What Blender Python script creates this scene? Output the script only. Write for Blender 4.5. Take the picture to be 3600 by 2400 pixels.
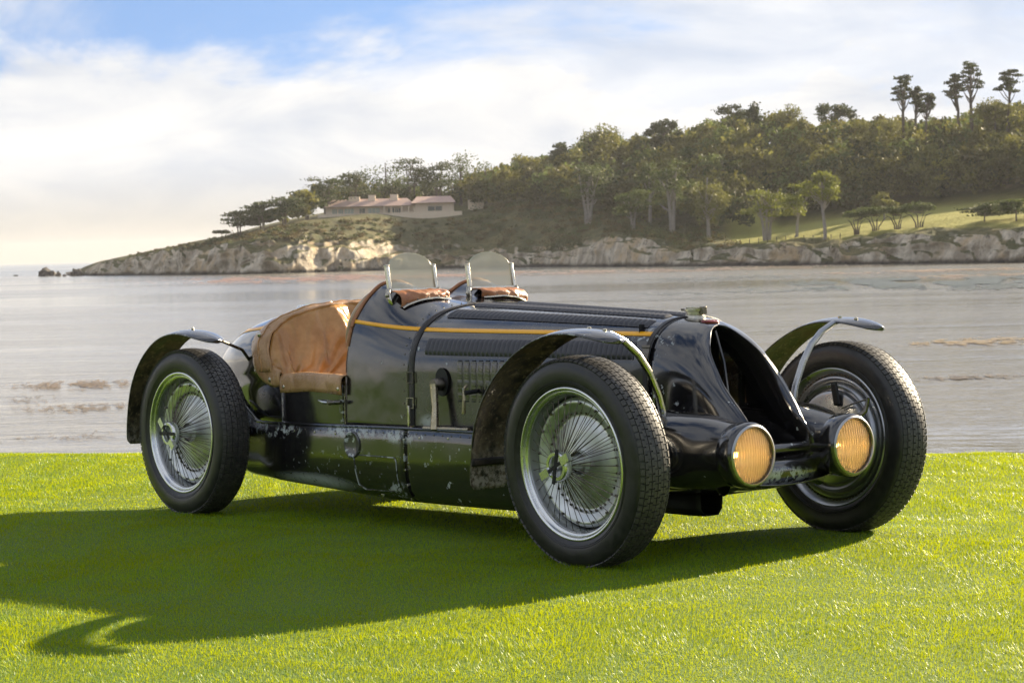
import bpy, math, random
import numpy as np
from mathutils import Vector, Matrix, noise as mnoise
R = math.radians
for o in list(bpy.data.objects): bpy.data.objects.remove(o)
SC = bpy.context.scene
COL = SC.collection

# ------------------------------------------------------------------ camera
F_PX, CAM_H, PITCH, ROLL = 7474.75, 1.0875755, 0.0422988, 0.0240013
cam_d = bpy.data.cameras.new('camera'); cam = bpy.data.objects.new('camera', cam_d); COL.objects.link(cam)
cam_d.sensor_width = 36; cam_d.lens = F_PX/3600*36; cam_d.clip_start = .1; cam_d.clip_end = 60000
cam.matrix_world = Matrix.Translation((0, 0, CAM_H)) @ Matrix.Rotation(math.pi/2-PITCH, 4, 'X') @ Matrix.Rotation(-ROLL, 4, 'Z')
cam_d.dof.use_dof = True; cam_d.dof.focus_distance = 7.3; cam_d.dof.aperture_fstop = 16.0
SC.camera = cam

# ------------------------------------------------------------------ world, sun, exposure
SUN_EL, SUN_AZ = 20.3, 45.0          # azimuth clockwise from the view axis (+Y towards +X)
w = bpy.data.worlds.new('World'); SC.world = w; w.use_nodes = True
def build_world():
    nt = w.node_tree; nt.nodes.clear(); L = nt.links
    N = lambda t: nt.nodes.new(t)
    out = N('ShaderNodeOutputWorld'); bg = N('ShaderNodeBackground'); bg.inputs['Strength'].default_value = .1
    sky = N('ShaderNodeTexSky'); sky.sky_type = 'NISHITA'; sky.sun_disc = False
    sky.sun_elevation = R(SUN_EL); sky.sun_rotation = R(SUN_AZ); sky.altitude = 0; sky.air_density = 1.0; sky.dust_density = .25; sky.ozone_density = 2.0
    tc = N('ShaderNodeTexCoord'); sep = N('ShaderNodeSeparateXYZ'); L.new(tc.outputs['Generated'], sep.inputs[0])
    def math_(op, a, b=None, clamp=False):
        m = N('ShaderNodeMath'); m.operation = op; m.use_clamp = clamp
        for i, v in enumerate((a, b)):
            if v is None: continue
            if isinstance(v, (int, float)): m.inputs[i].default_value = v
            else: L.new(v, m.inputs[i])
        return m.outputs[0]
    def noise_(sx, sz, scale, detail, rough=.55, off=(0, 0, 0), dist=0.0):
        mp = N('ShaderNodeMapping'); mp.inputs['Scale'].default_value = (sx, sx, sz); mp.inputs['Location'].default_value = off
        L.new(tc.outputs['Generated'], mp.inputs[0])
        t = N('ShaderNodeTexNoise'); t.inputs['Scale'].default_value = scale; t.inputs['Detail'].default_value = detail
        t.inputs['Roughness'].default_value = rough; t.inputs['Distortion'].default_value = dist
        L.new(mp.outputs[0], t.inputs[0]); return t.outputs[0]
    z = sep.outputs['Z']
    up = N('ShaderNodeVectorMath'); up.operation = 'ADD'; L.new(tc.outputs['Generated'], up.inputs[0]); up.inputs[1].default_value = (0, 0, .22)
    nm = N('ShaderNodeVectorMath'); nm.operation = 'NORMALIZE'; L.new(up.outputs[0], nm.inputs[0]); L.new(nm.outputs[0], sky.inputs[0])
    def sstep(x, a, b):
        m = N('ShaderNodeMapRange'); m.interpolation_type = 'SMOOTHSTEP'; L.new(x, m.inputs[0])
        m.inputs[1].default_value = a; m.inputs[2].default_value = b; return m.outputs[0]
    # cloud bank along the horizon with a ragged upper edge
    n1 = noise_(1, 2.0, 7.0, 8, .58, (3.1, .4, 1.7), .3)
    edge = math_('ADD', z, math_('MULTIPLY', math_('SUBTRACT', n1, .5), -.21))
    bank = sstep(edge, .108, .074)
    # broken cloud veil, unseen overhead cover added as fill light, gap left in view
    n2 = noise_(1, 3.0, 3.0, 7, .6, (9.1, 3.7, 1.1), .6)
    veil = math_('MULTIPLY', sstep(n2, .36, .56), .85)
    mask = math_('MAXIMUM', bank, veil)
    # soft structure inside the cloud
    n3 = noise_(1, 3.5, 9.0, 6, .55, (1.3, 8.2, 5.1), .5)
    cr = N('ShaderNodeValToRGB'); L.new(n3, cr.inputs[0])
    cr.color_ramp.elements[0].position = .36; cr.color_ramp.elements[0].color = (2.35, 2.5, 2.78, 1)
    cr.color_ramp.elements[1].position = .60; cr.color_ramp.elements[1].color = (3.35, 3.3, 3.25, 1)
    # haze near the horizon: warm grey
    hz = sstep(z, .05, .0)
    mh = N('ShaderNodeMix'); mh.data_type = 'RGBA'; L.new(math_('MULTIPLY', hz, .9), mh.inputs[0]); L.new(cr.outputs[0], mh.inputs[6]); mh.inputs[7].default_value = (1.75, 1.63, 1.42, 1)
    mx = N('ShaderNodeMix'); mx.data_type = 'RGBA'; L.new(mask, mx.inputs[0]); sk = N('ShaderNodeMix'); sk.data_type = 'RGBA'; sk.blend_type = 'MULTIPLY'; sk.inputs[0].default_value = 1; L.new(sky.outputs[0], sk.inputs[6]); sk.inputs[7].default_value = (.50, .53, .60, 1); L.new(sk.outputs[2], mx.inputs[6]); L.new(mh.outputs[2], mx.inputs[7])
    L.new(mx.outputs[2], bg.inputs[0]); L.new(bg.outputs[0], out.inputs[0])
build_world()
sun_d = bpy.data.lights.new('sun', 'SUN'); sun_d.energy = 5.0; sun_d.angle = R(.6); sun_d.color = (1, .84, .60)
sun = bpy.data.objects.new('sun', sun_d); COL.objects.link(sun)
sd = Vector((math.cos(R(SUN_EL))*math.sin(R(SUN_AZ)), math.cos(R(SUN_EL))*math.cos(R(SUN_AZ)), math.sin(R(SUN_EL))))
sun.rotation_euler = sd.to_track_quat('Z', 'Y').to_euler(); sun.location = (20, 20, 20)
SC.view_settings.view_transform = 'Standard'; SC.view_settings.look = 'None'; SC.view_settings.gamma = 1
SC.view_settings.exposure = 1.6; SC.view_settings.use_curve_mapping = False
SC.render.engine = 'CYCLES'

# ------------------------------------------------------------------ frames
CAR = Matrix.Translation((-0.0874408, 8.5919258, 0)) @ Matrix.Rotation(-0.8821766, 4, 'Z') @ Matrix.Rotation(-0.0114515, 4, 'Y') @ Matrix.Rotation(-0.0084983, 4, 'X')
PXS = 3600/2352
def horizon(u): return (927-.0257*u*PXS)/PXS
def ray(u, v):                       # picture coordinates, 2352 wide -> world direction with y = 1
    a = u*PXS-1800; b = v*PXS-1200; c, s = math.cos(ROLL), math.sin(ROLL)
    a, b = c*a-s*b, s*a+c*b
    x = a/F_PX; up = -b/F_PX
    y = math.cos(PITCH)+up*math.sin(PITCH); z = -math.sin(PITCH)+up*math.cos(PITCH)
    return x/y, z/y
def at(u, v, Y):
    x, z = ray(u, v); return Vector((x*Y, Y, CAM_H+z*Y))
WATER_Z = CAM_H-4.5
def on_water(u, v):
    x, z = ray(u, v); Y = (WATER_Z-CAM_H)/z; return Vector((x*Y, Y, WATER_Z))

# ------------------------------------------------------------------ helpers
def tag(o, label=None, cat=None, group=None, kind=None):
    if label: o['label'] = label
    if cat: o['category'] = cat
    if group: o['group'] = group
    if kind: o['kind'] = kind
    return o
def empty(name, mw=None, parent=None):
    o = bpy.data.objects.new(name, None); COL.objects.link(o); o.empty_display_size = .2
    if parent: o.parent = parent
    if mw is not None:
        if parent: o.matrix_local = mw
        else: o.matrix_world = mw
    return o
def link(name, me, parent=None, m=None):
    o = bpy.data.objects.new(name, me); COL.objects.link(o)
    if parent: o.parent = parent
    if m is not None: o.matrix_local = m
    return o
def pc(xs, ys):                      # monotone cubic interpolation
    xs = np.array(xs, float); ys = np.array(ys, float)
    if xs[0] > xs[-1]: xs, ys = xs[::-1], ys[::-1]
    h = np.diff(xs); d = np.diff(ys)/h; m = np.zeros(len(xs)); m[0] = d[0]; m[-1] = d[-1]
    for i in range(1, len(xs)-1):
        m[i] = 0 if d[i-1]*d[i] <= 0 else 2*d[i-1]*d[i]/(d[i-1]+d[i])
    def f(x):
        x = np.clip(x, xs[0], xs[-1]); i = np.clip(np.searchsorted(xs, x)-1, 0, len(h)-1)
        t = (x-xs[i])/h[i]; t2 = t*t; t3 = t2*t
        return (2*t3-3*t2+1)*ys[i]+(t3-2*t2+t)*h[i]*m[i]+(-2*t3+3*t2)*ys[i+1]+(t3-t2)*h[i]*m[i+1]
    return f
def sm(x, a, b):
    t = min(1, max(0, (x-a)/(b-a))); return t*t*(3-2*t)
class MB:
    def __init__(s): s.v = []; s.f = []; s.mi = []
    def add(s, vs, fs, mi=0):
        b = len(s.v); s.v += [tuple(p) for p in vs]; s.f += [tuple(b+i for i in f) for f in fs]; s.mi += [mi]*len(fs); return s
    def box(s, c, d, M=None):
        c = Vector(c); vs = [Vector((x*d[0]/2, y*d[1]/2, z*d[2]/2)) for x in (-1, 1) for y in (-1, 1) for z in (-1, 1)]
        vs = [c+((M @ q) if M else q) for q in vs]
        return s.add(vs, [(0, 1, 3, 2), (4, 6, 7, 5), (0, 4, 5, 1), (2, 3, 7, 6), (0, 2, 6, 4), (1, 5, 7, 3)])
    def grid(s, P, cu=False, cv=False, flip=False, mi=0):
        P = np.asarray(P, float); n, m = P.shape[:2]; fs = []
        for i in range(n if cu else n-1):
            for j in range(m if cv else m-1):
                a, b, c, d = i*m+j, ((i+1) % n)*m+j, ((i+1) % n)*m+(j+1) % m, i*m+(j+1) % m
                fs.append((d, c, b, a) if flip else (a, b, c, d))
        return s.add(P.reshape(-1, 3), fs, mi)
    def tube(s, path, r, n=8, cap=True, sx=1.0, up=(0, 0, 1)):
        path = [Vector(p) for p in path]; k = len(path); rr = r if hasattr(r, '__len__') else [r]*k; rows = []
        for i, p in enumerate(path):
            t = (path[min(i+1, k-1)]-path[max(i-1, 0)]).normalized(); u_ = Vector(up)
            if abs(t.dot(u_)) > .95: u_ = Vector((1, 0, 0)) if abs(t.x) < .9 else Vector((0, 1, 0))
            a = t.cross(u_).normalized(); b = a.cross(t)
            rows.append([p+a*(rr[i]*sx*math.cos(2*math.pi*j/n))+b*(rr[i]*math.sin(2*math.pi*j/n)) for j in range(n)])
        b0 = len(s.v); s.grid(rows, cv=True)
        if cap:
            s.f += [tuple(b0+j for j in range(n)), tuple(b0+(k-1)*n+j for j in reversed(range(n)))]; s.mi += [0, 0]
        return s
    def lathe(s, prof, n=48, axis='Y', c=(0, 0, 0), a0=0.0, a1=2*math.pi, mi=0):   # prof: (radius, along axis)
        full = abs(a1-a0-2*math.pi) < 1e-6; k = n if full else n+1; rows = []
        for i in range(k):
            a = a0+(a1-a0)*i/n; ca, sa = math.cos(a), math.sin(a); row = []
            for r, t in prof:
                q = (r*ca, t, r*sa) if axis == 'Y' else ((t, r*ca, r*sa) if axis == 'X' else (r*ca, r*sa, t))
                row.append((q[0]+c[0], q[1]+c[1], q[2]+c[2]))
            rows.append(row)
        return s.grid(rows, cu=full, flip=(axis == 'Y'), mi=mi)
    def ball(s, c, r, n=8, sc=(1, 1, 1)):
        prof = [(math.sin(math.pi*i/n)*r, -math.cos(math.pi*i/n)*r) for i in range(n+1)]
        b = len(s.v); s.lathe(prof, n*2, 'Z')
        for i in range(b, len(s.v)): s.v[i] = tuple(s.v[i][k]*sc[k]+c[k] for k in range(3))
        return s
    def orient(s, ref):
        d = 0.; ref = Vector(ref)
        for f in s.f:
            a, b, c = (Vector(s.v[f[0]]), Vector(s.v[f[1]]), Vector(s.v[f[2]])); nn = (b-a).cross(c-a); ce = (a+b+c)/3-ref
            d += nn.dot(ce)
        if d < 0: s.f = [tuple(reversed(f)) for f in s.f]
        return s
    def mesh(s, name, mats, smooth=35):
        me = bpy.data.meshes.new(name); me.from_pydata(s.v, [], s.f)
        for m in (mats if isinstance(mats, (list, tuple)) else [mats]): me.materials.append(m)
        if any(s.mi): me.polygons.foreach_set('material_index', s.mi)
        if smooth:
            me.polygons.foreach_set('use_smooth', [True]*len(me.polygons))
            try: me.set_sharp_from_angle(angle=R(smooth))
            except Exception: pass
        me.update(); return me
    def build(s, name, mats, parent=None, smooth=35, solid=None, bevel=None, m=None, off=0, moff=0):
        o = link(name, s.mesh(name, mats, smooth), parent, m)
        if solid:
            q = o.modifiers.new('thickness', 'SOLIDIFY'); q.thickness = solid; q.offset = off; q.material_offset = moff
        if bevel:
            q = o.modifiers.new('bevel', 'BEVEL'); q.width = bevel; q.segments = 2; q.limit_method = 'ANGLE'
        return o
def np_mesh(name, V, F, mats, smooth=False, cols=None):
    V = np.asarray(V, np.float32).reshape(-1, 3); F = np.asarray(F, np.int32); k = F.shape[1]
    me = bpy.data.meshes.new(name); me.vertices.add(len(V)); me.vertices.foreach_set('co', V.ravel())
    me.loops.add(F.size); me.loops.foreach_set('vertex_index', F.ravel()); me.polygons.add(len(F))
    me.polygons.foreach_set('loop_start', np.arange(0, F.size, k, dtype=np.int32))
    try: me.polygons.foreach_set('loop_total', np.full(len(F), k, np.int32))
    except Exception: pass
    for m in (mats if isinstance(mats, (list, tuple)) else [mats]): me.materials.append(m)
    if cols is not None:
        at_ = me.color_attributes.new('tint', 'FLOAT_COLOR', 'POINT'); at_.data.foreach_set('color', np.asarray(cols, np.float32).ravel())
    if smooth: me.polygons.foreach_set('use_smooth', np.ones(len(F), bool))
    me.update(calc_edges=True); me.validate(); return me

# ------------------------------------------------------------------ materials
class NT:
    def __init__(s, name):
        s.m = bpy.data.materials.new(name); s.m.use_nodes = True; s.t = s.m.node_tree; s.b = s.t.nodes['Principled BSDF']; s.o = s.t.nodes['Material Output']
        s.co = s.t.nodes.new('ShaderNodeTexCoord').outputs['Object']
    def n(s, ty, **k):
        q = s.t.nodes.new(ty)
        for a, v in k.items(): setattr(q, a, v)
        return q
    def l(s, a, b): s.t.links.new(a, b)
    def set(s, **k):
        for a, v in k.items():
            i = s.b.inputs[a.replace('_', ' ')]
            if hasattr(v, 'is_linked') or isinstance(v, bpy.types.NodeSocket): s.l(v, i)
            else: i.default_value = (*v, 1) if isinstance(v, tuple) and len(v) == 3 else v
        return s
    def noise(s, scale, detail=4, rough=.55, vec=None, stretch=None, dist=0, off=None, fac=True):
        v = vec or s.co
        if stretch or off:
            mp = s.n('ShaderNodeMapping'); s.l(v, mp.inputs[0])
            if stretch: mp.inputs['Scale'].default_value = stretch
            if off: mp.inputs['Location'].default_value = off
            v = mp.outputs[0]
        q = s.n('ShaderNodeTexNoise'); s.l(v, q.inputs[0]); q.inputs['Scale'].default_value = scale; q.inputs['Detail'].default_value = detail
        q.inputs['Roughness'].default_value = rough; q.inputs['Distortion'].default_value = dist
        return q.outputs[0] if fac else q.outputs[1]
    def step(s, x, a, b, lo=0., hi=1., smooth=True):
        q = s.n('ShaderNodeMapRange'); s.l(x, q.inputs[0])
        if smooth: q.interpolation_type = 'SMOOTHSTEP'
        for i, v in zip((1, 2, 3, 4), (a, b, lo, hi)): q.inputs[i].default_value = v
        return q.outputs[0]
    def math(s, op, a, b=None):
        q = s.n('ShaderNodeMath', operation=op)
        for i, v in enumerate((a, b)):
            if v is None: continue
            if isinstance(v, (int, float)): q.inputs[i].default_value = v
            else: s.l(v, q.inputs[i])
        return q.outputs[0]
    def mix(s, f, a, b):
        q = s.n('ShaderNodeMix', data_type='RGBA')
        for i, v in ((0, f), (6, a), (7, b)):
            if isinstance(v, (int, float)): q.inputs[i].default_value = v
            elif isinstance(v, tuple): q.inputs[i].default_value = (*v, 1)
            else: s.l(v, q.inputs[i])
        return q.outputs[2]
    def bump(s, h, strength=.3, dist=.01, nrm=None):
        q = s.n('ShaderNodeBump'); s.l(h, q.inputs['Height']); q.inputs['Strength'].default_value = strength; q.inputs['Distance'].default_value = dist
        if nrm: s.l(nrm, q.inputs['Normal'])
        s.l(q.outputs[0], s.b.inputs['Normal']); return q.outputs[0]
    def sepz(s, i='Z'):
        q = s.n('ShaderNodeSeparateXYZ'); s.l(s.co, q.inputs[0]); return q.outputs[i]
    def blob(s, c, r):               # 1 inside a soft ellipsoid, object space
        mp = s.n('ShaderNodeMapping'); s.l(s.co, mp.inputs[0]); mp.inputs['Scale'].default_value = tuple(1/q for q in r); mp.inputs['Location'].default_value = tuple(-a/q for a, q in zip(c, r))
        q = s.n('ShaderNodeVectorMath', operation='LENGTH'); s.l(mp.outputs[0], q.inputs[0]); return s.step(q.outputs['Value'], 1.0, .3)

def paint(name, chips=.72, wear=(), rough=.16, dents=.05, dust=.16):
    q = NT(name); n1 = q.noise(26, 6, .6); n2 = q.noise(5.5, 3, .5, off=(4, 2, 7))
    base = q.mix(q.noise(3, 4), (.006, .006, .008), (.013, .012, .013))
    mask = q.step(q.math('ADD', n1, q.math('MULTIPLY', q.math('SUBTRACT', n2, .5), .55)), chips, chips+.02)
    for c, r, lo in wear:
        wv = q.math('MULTIPLY', q.blob(c, r), q.step(q.noise(34, 7, .68, dist=.3), lo, lo+.07)); mask = q.math('MAXIMUM', mask, wv)
    base = q.mix(q.math('MULTIPLY', q.step(q.noise(2.4, 5, .65, off=(9, 1, 3)), .42, .72), dust), base, (.060, .046, .028))
    chipc = q.mix(q.noise(60, 2), (.30, .33, .33), (.56, .60, .60))
    q.set(Base_Color=q.mix(mask, base, chipc))
    rg = q.step(q.noise(7, 6, .65), .3, .75, rough*.55, rough*2.0)
    rr = q.n('ShaderNodeMix'); q.l(mask, rr.inputs[0]); q.l(rg, rr.inputs[2]); rr.inputs[3].default_value = .55
    q.set(Roughness=rr.outputs[0], IOR=1.75, Coat_Weight=.8, Coat_Roughness=.06)
    h = q.math('ADD', q.math('MULTIPLY', q.noise(4.5, 2), 1.0), q.math('MULTIPLY', mask, -.01))
    q.bump(h, dents*4, .02); return q.m
M_PAINT = paint('black_paint', .725, [((1.3, -.745, .6), (.6, .012, .35), .50), ((-1.3, -.715, .6), (.6, .012, .35), .52)])
M_PAINT_SKIRT = paint('worn_black_paint', .705, [((-.66, -.43, .150), (.38, .2, .055), .36), ((-.35, -.47, .375), (.30, .05, .035), .46), ((-.02, -.47, .37), (.16, .05, .035), .46), ((-.3, -.47, .29), (.06, .05, .03), .55), ((-.95, -.44, .14), (.2, .1, .03), .5), ((-.06, -.47, .15), (.1, .1, .06), .5), ((-.45, -.47, .24), (.5, .1, .1), .60), ((.2, -.47, .30), (.3, .1, .08), .60), ((-.9, -.46, .36), (.3, .1, .04), .52), ((-.87, -.44, .46), (.03, .05, .1), .5), ((-.41, -.44, .46), (.03, .05, .1), .5)], .14)
M_PAINT_HOOD = paint('bonnet_paint', .735, [((.12, -.43, .43), (.075, .04, .045), .42), ((.36, -.43, .40), (.2, .04, .03), .52), ((1.15, -.2, .74), (.1, .1, .08), .56)], .2)
M_PAINT_APRON = paint('apron_paint', .72, [((1.6, 0, .26), (.12, .2, .05), .47)], .14)
M_RIDGE = NT('louvre_skylit_paint').set(Base_Color=(.022, .022, .03), Roughness=.42, IOR=1.7).m  # lighter and bluer than the body paint, sky reflection put in the colour
def rusty():
    q = NT('fender_underside'); a = q.noise(16, 8, .7); b = q.noise(48, 6, .7)
    c = q.mix(q.step(a, .40, .60), (.018, .016, .012), (.13, .10, .055)); c = q.mix(q.step(b, .52, .68), c, (.26, .21, .13))
    low = q.step(q.sepz(), .42, .24); c = q.mix(q.math('MULTIPLY', low, q.step(b, .38, .6)), c, (.45, .41, .35))
    q.set(Base_Color=c, Roughness=q.step(a, .3, .7, .32, .75)); q.bump(b, .3, .004); return q.m
M_RUST = rusty()
def leather(name, c1, c2, rough=.38, bump=.35, crease=0.):
    q = NT(name); a = q.noise(9, 5, .6); f = q.noise(160, 3)
    q.set(Base_Color=q.mix(q.step(a, .3, .7), c1, c2), Roughness=q.step(q.noise(14, 4), .3, .7, rough*.75, rough*1.35), Specular_IOR_Level=.55)
    v = q.n('ShaderNodeTexVoronoi', feature='DISTANCE_TO_EDGE'); q.l(q.co, v.inputs['Vector']); v.inputs['Scale'].default_value = 55
    q.bump(q.math('ADD', q.math('MULTIPLY', f, .25), q.math('ADD', q.math('MULTIPLY', q.step(v.outputs[0], 0, .12), .35), q.math('MULTIPLY', a, 1.5))), bump, .004)
    if crease:
        mp = q.n('ShaderNodeMapping'); q.l(q.co, mp.inputs[0]); mp.inputs['Rotation'].default_value = (0, R(38), 0); mp.inputs['Scale'].default_value = (1, .7, .28)
        n0 = q.noise(5.5, 2, .45, vec=mp.outputs[0], dist=.8); rd = q.math('ABSOLUTE', q.math('SUBTRACT', n0, .5)); prev = q.b.inputs['Normal'].links[0].from_socket
        q.bump(q.step(rd, 0, .16), crease, .03, prev)
    return q.m
M_LEATHER = leather('tan_leather', (.37, .205, .09), (.52, .31, .15), .28, .35, .25)
M_LEATHER_SEAT = leather('seat_leather', (.40, .19, .055), (.58, .32, .12), .17, .14, .75)
M_LEATHER_RED = leather('windscreen_leather', (.36, .14, .06), (.50, .23, .11), .42)
M_STRAP = leather('dark_strap_leather', (.014, .012, .012), (.03, .026, .024), .5)
def metal(name, c, rough, var=.5, sc=20):
    q = NT(name); q.set(Base_Color=q.mix(q.noise(sc, 4), tuple(x*.8 for x in c), c), Metallic=1.0, Roughness=q.step(q.noise(sc*1.7, 5, .65), .3, .7, rough*(1-var), rough*(1+var))); return q.m
M_ALU = metal('polished_aluminium', (.88, .89, .88), .25, .15, 5)
M_DISC = metal('brushed_aluminium', (.80, .82, .80), .42, .3, 8)
M_DRUM = metal('grey_drum_metal', (.46, .47, .48), .33, .25, 6)
M_STEEL = metal('aged_nickel', (.62, .58, .48), .26)
M_BRASS = metal('aged_brass', (.50, .43, .29), .3)
M_IRON = metal('dark_steel', (.20, .18, .15), .38)
M_SPOKE = metal('spoke_steel', (.15, .13, .11), .35)
M_BLACK = NT('matt_black').set(Base_Color=(.006, .006, .007), Roughness=.6).m
M_YELLOW = NT('yellow_line').set(Base_Color=(1.0, .47, .003), Roughness=.4, Coat_Weight=.3).m
def rubber():
    q = NT('tyre_rubber'); a = q.noise(30, 5, .6)
    q.set(Base_Color=q.mix(q.step(a, .3, .75), (.013, .013, .014), (.028, .027, .026)), Roughness=q.step(a, .3, .7, .30, .46), Specular_IOR_Level=.55); q.bump(q.noise(140, 3), .08, .002); return q.m
M_RUB = rubber()
def tread_m():
    q = NT('tread_rubber'); a = q.noise(45, 5, .6)
    q.set(Base_Color=q.mix(q.step(a, .3, .75), (.035, .034, .034), (.075, .071, .066)), Roughness=.5); return q.m
M_TREAD = tread_m()
def glass(name, tint, dif, amt):
    q = NT(name); tr = q.n('ShaderNodeBsdfTransparent'); tr.inputs[0].default_value = (*tint, 1)
    gl = q.n('ShaderNodeBsdfGlossy'); gl.inputs['Roughness'].default_value = .04
    df = q.n('ShaderNodeBsdfDiffuse'); df.inputs[0].default_value = (*dif, 1); tl = q.n('ShaderNodeBsdfTranslucent'); tl.inputs[0].default_value = (*dif, 1)
    ad = q.n('ShaderNodeMixShader'); ad.inputs[0].default_value = .5; q.l(df.outputs[0], ad.inputs[1]); q.l(tl.outputs[0], ad.inputs[2])
    m1 = q.n('ShaderNodeMixShader'); m1.inputs[0].default_value = amt; q.l(tr.outputs[0], m1.inputs[1]); q.l(ad.outputs[0], m1.inputs[2])
    fr = q.n('ShaderNodeFresnel'); fr.inputs[0].default_value = 1.45
    m2 = q.n('ShaderNodeMixShader'); q.l(fr.outputs[0], m2.inputs[0]); q.l(m1.outputs[0], m2.inputs[1]); q.l(gl.outputs[0], m2.inputs[2])
    q.l(m2.outputs[0], q.o.inputs[0]); return q.m
M_GLASS = glass('windscreen_glass', (.95, .95, .88), (.88, .86, .74), .36)

# ------------------------------------------------------------------ setting: lawn, water
Dl = Vector((.835, .5502)); Nl = Vector((-.5502, .835)); EDGE = 3.52     # lawn brow in car-plane coordinates
def lawn_mat():
    q = NT('turf_soil'); a = q.noise(2.2, 5); b = q.noise(90, 4)
    q.set(Base_Color=q.mix(b, q.mix(a, (.085, .175, .002), (.13, .20, .002)), (.05, .10, .002)), Roughness=.9); q.bump(b, .6, .02); return q.m
def bank_z(qv):
    d = qv-EDGE
    if d <= -.5: return 0.
    return -.35*(d+.5)**2*.5 if d < 1.0 else -.39-.53*(d-1.0)
ss = np.concatenate([[-400, -150, -60, -25], np.linspace(-12, 14, 66), [25, 60, 150, 400]])
qs = np.concatenate([[-600, -200, -80, -30, -15], np.linspace(-9, 2.6, 30), np.linspace(2.7, 5.0, 24), [6, 8, 12, 16]])
V = []
for s_ in ss:
    for q_ in qs:
        jit = .05*mnoise.noise((s_*.7, 3.3, 0)) if abs(s_) < 20 else 0
        p = Dl*s_+Nl*(q_+(jit if q_ > 2.5 else 0))
        V.append((p.x, p.y, bank_z(q_)))
nq = len(qs); Fq = [(i*nq+j, (i+1)*nq+j, (i+1)*nq+j+1, i*nq+j+1) for i in range(len(ss)-1) for j in range(nq-1)]
lawn = link('lawn_ground', np_mesh('lawn_ground', V, Fq, lawn_mat(), True), m=CAR); lawn['kind'] = 'structure'

def grass_mat():
    q = NT('grass_blades'); a = q.noise(2.3, 5, .65); b = q.noise(260, 2, .5)
    c1 = q.mix(q.step(a, .3, .7), (.07, .30, .0005), (.14, .35, .0005)); c = q.mix(q.step(b, .35, .7), c1, (.33, .40, .005))
    q.set(Base_Color=c, Roughness=.40, Specular_IOR_Level=.26)
    tl = q.n('ShaderNodeBsdfTranslucent'); q.l(q.mix(.65, c, (.47, .44, .0)), tl.inputs[0])
    mx = q.n('ShaderNodeMixShader'); mx.inputs[0].default_value = .5; q.l(q.b.outputs[0], mx.inputs[1]); q.l(tl.outputs[0], mx.inputs[2]); q.l(mx.outputs[0], q.o.inputs[0]); return q.m
def grass(n=850000):
    g = np.random.default_rng(5)
    D = np.linspace(4.6, 13.6, 400); wd = (.25*D+.9); pdf = wd*D**-1.1; cdf = np.cumsum(pdf); cdf /= cdf[-1]
    d = np.interp(g.random(n), cdf, D); s_ = (g.random(n)*2-1)*(.25*d+.9)
    x = 6.7016-.7721*d+.6355*s_; y = -5.4008+.6355*d+.7721*s_; q_ = x*Nl.x+y*Nl.y
    ok = q_ < EDGE+.45; x, y, d, q_ = x[ok], y[ok], d[ok], q_[ok]; n = len(x)
    z = np.where(q_-EDGE > -.5, -.175*np.maximum(q_-EDGE+.5, 0)**2, 0)
    h = g.uniform(.007, .0155, n)*(1+.25*np.sin(x*3.1+1)*np.sin(y*2.7)); tall = g.random(n) < .015; h = np.where(tall, h*1.6, h)
    az = g.random(n)*2*np.pi; wdt = g.uniform(.0009, .0016, n)*(d/6.5)**.7; lean = g.uniform(.1, 1.15, n); la = 3*np.sin(x*5.3+1.7*np.sin(y*4.1))+2.6*np.sin(y*6.1+x*2.2)+g.normal(0, 1.0, n); az = la+np.pi/2+g.normal(0, .5, n)
    h = h*(1+.8*np.clip((q_-EDGE+.55)/.3, 0, 1)*(.5+.5*np.sin(x*9+3*np.sin(y*5))))
    W_ = np.stack([np.cos(az)*wdt, np.sin(az)*wdt, 0*az], 1); B = np.stack([x, y, z-.003], 1)
    tip = B+np.stack([np.cos(la)*h*lean, np.sin(la)*h*lean, h*(1.05-.3*lean)], 1)
    V = np.stack([B-W_, B+W_, tip+W_*.25, tip-W_*.25], 1).reshape(-1, 3); F = np.arange(n)[:, None]*4+np.array([[0, 1, 2, 3]])
    o = link('grass', np_mesh('grass', V, F, grass_mat()), m=CAR)
    tag(o, 'short bright green lawn grass around the car', 'grass', kind='stuff')
grass()

def water_mat():
    q = NT('sea_water'); q.co = q.n('ShaderNodeNewGeometry').outputs['Position']
    big = q.noise(.022, 5, .6, stretch=(.22, 1, 1), dist=.8); strk = q.noise(.11, 4, .6, stretch=(.16, 1, 1), dist=.4)
    def rid(x): return q.math('SUBTRACT', 1.0, q.math('ABSOLUTE', q.math('MULTIPLY', q.math('SUBTRACT', x, .5), 4.0)))
    mid = rid(q.noise(.30, 3, .5, stretch=(.42, 1, 1), dist=.4)); fine = rid(q.noise(1.1, 4, .6, stretch=(.55, 1, 1), dist=.3))
    calm = q.step(q.math('ADD', q.math('MULTIPLY', big, .6), q.math('MULTIPLY', strk, .4)), .38, .60, .35, 1.45)
    h = q.math('MULTIPLY', q.math('ADD', q.math('MULTIPLY', mid, .30), q.math('MULTIPLY', fine, .16)), calm)
    fr = q.step(q.sepz('Y'), 690., 800.); q.set(Base_Color=q.mix(fr, (.235, .218, .175), (.07, .09, .11)), Roughness=q.step(big, .36, .64, .07, .16), IOR=1.333); q.bump(h, .5, .5); return q.m  # near base raised pale and warm to stand in for sun glitter
def water():
    ys = np.array([8, 30, 45, 60, 90, 150, 300, 700, 1500, 4000, 8800.]); V = []; xs = np.linspace(-1, 1, 9)
    for y in ys:
        for x in xs: V.append((x*max(400, y*1.2), y, WATER_Z))
    n = 9; Fq = [(i*n+j, i*n+j+1, (i+1)*n+j+1, (i+1)*n+j) for i in range(len(ys)-1) for j in range(n-1)]
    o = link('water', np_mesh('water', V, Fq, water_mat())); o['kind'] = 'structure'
water()
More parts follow.
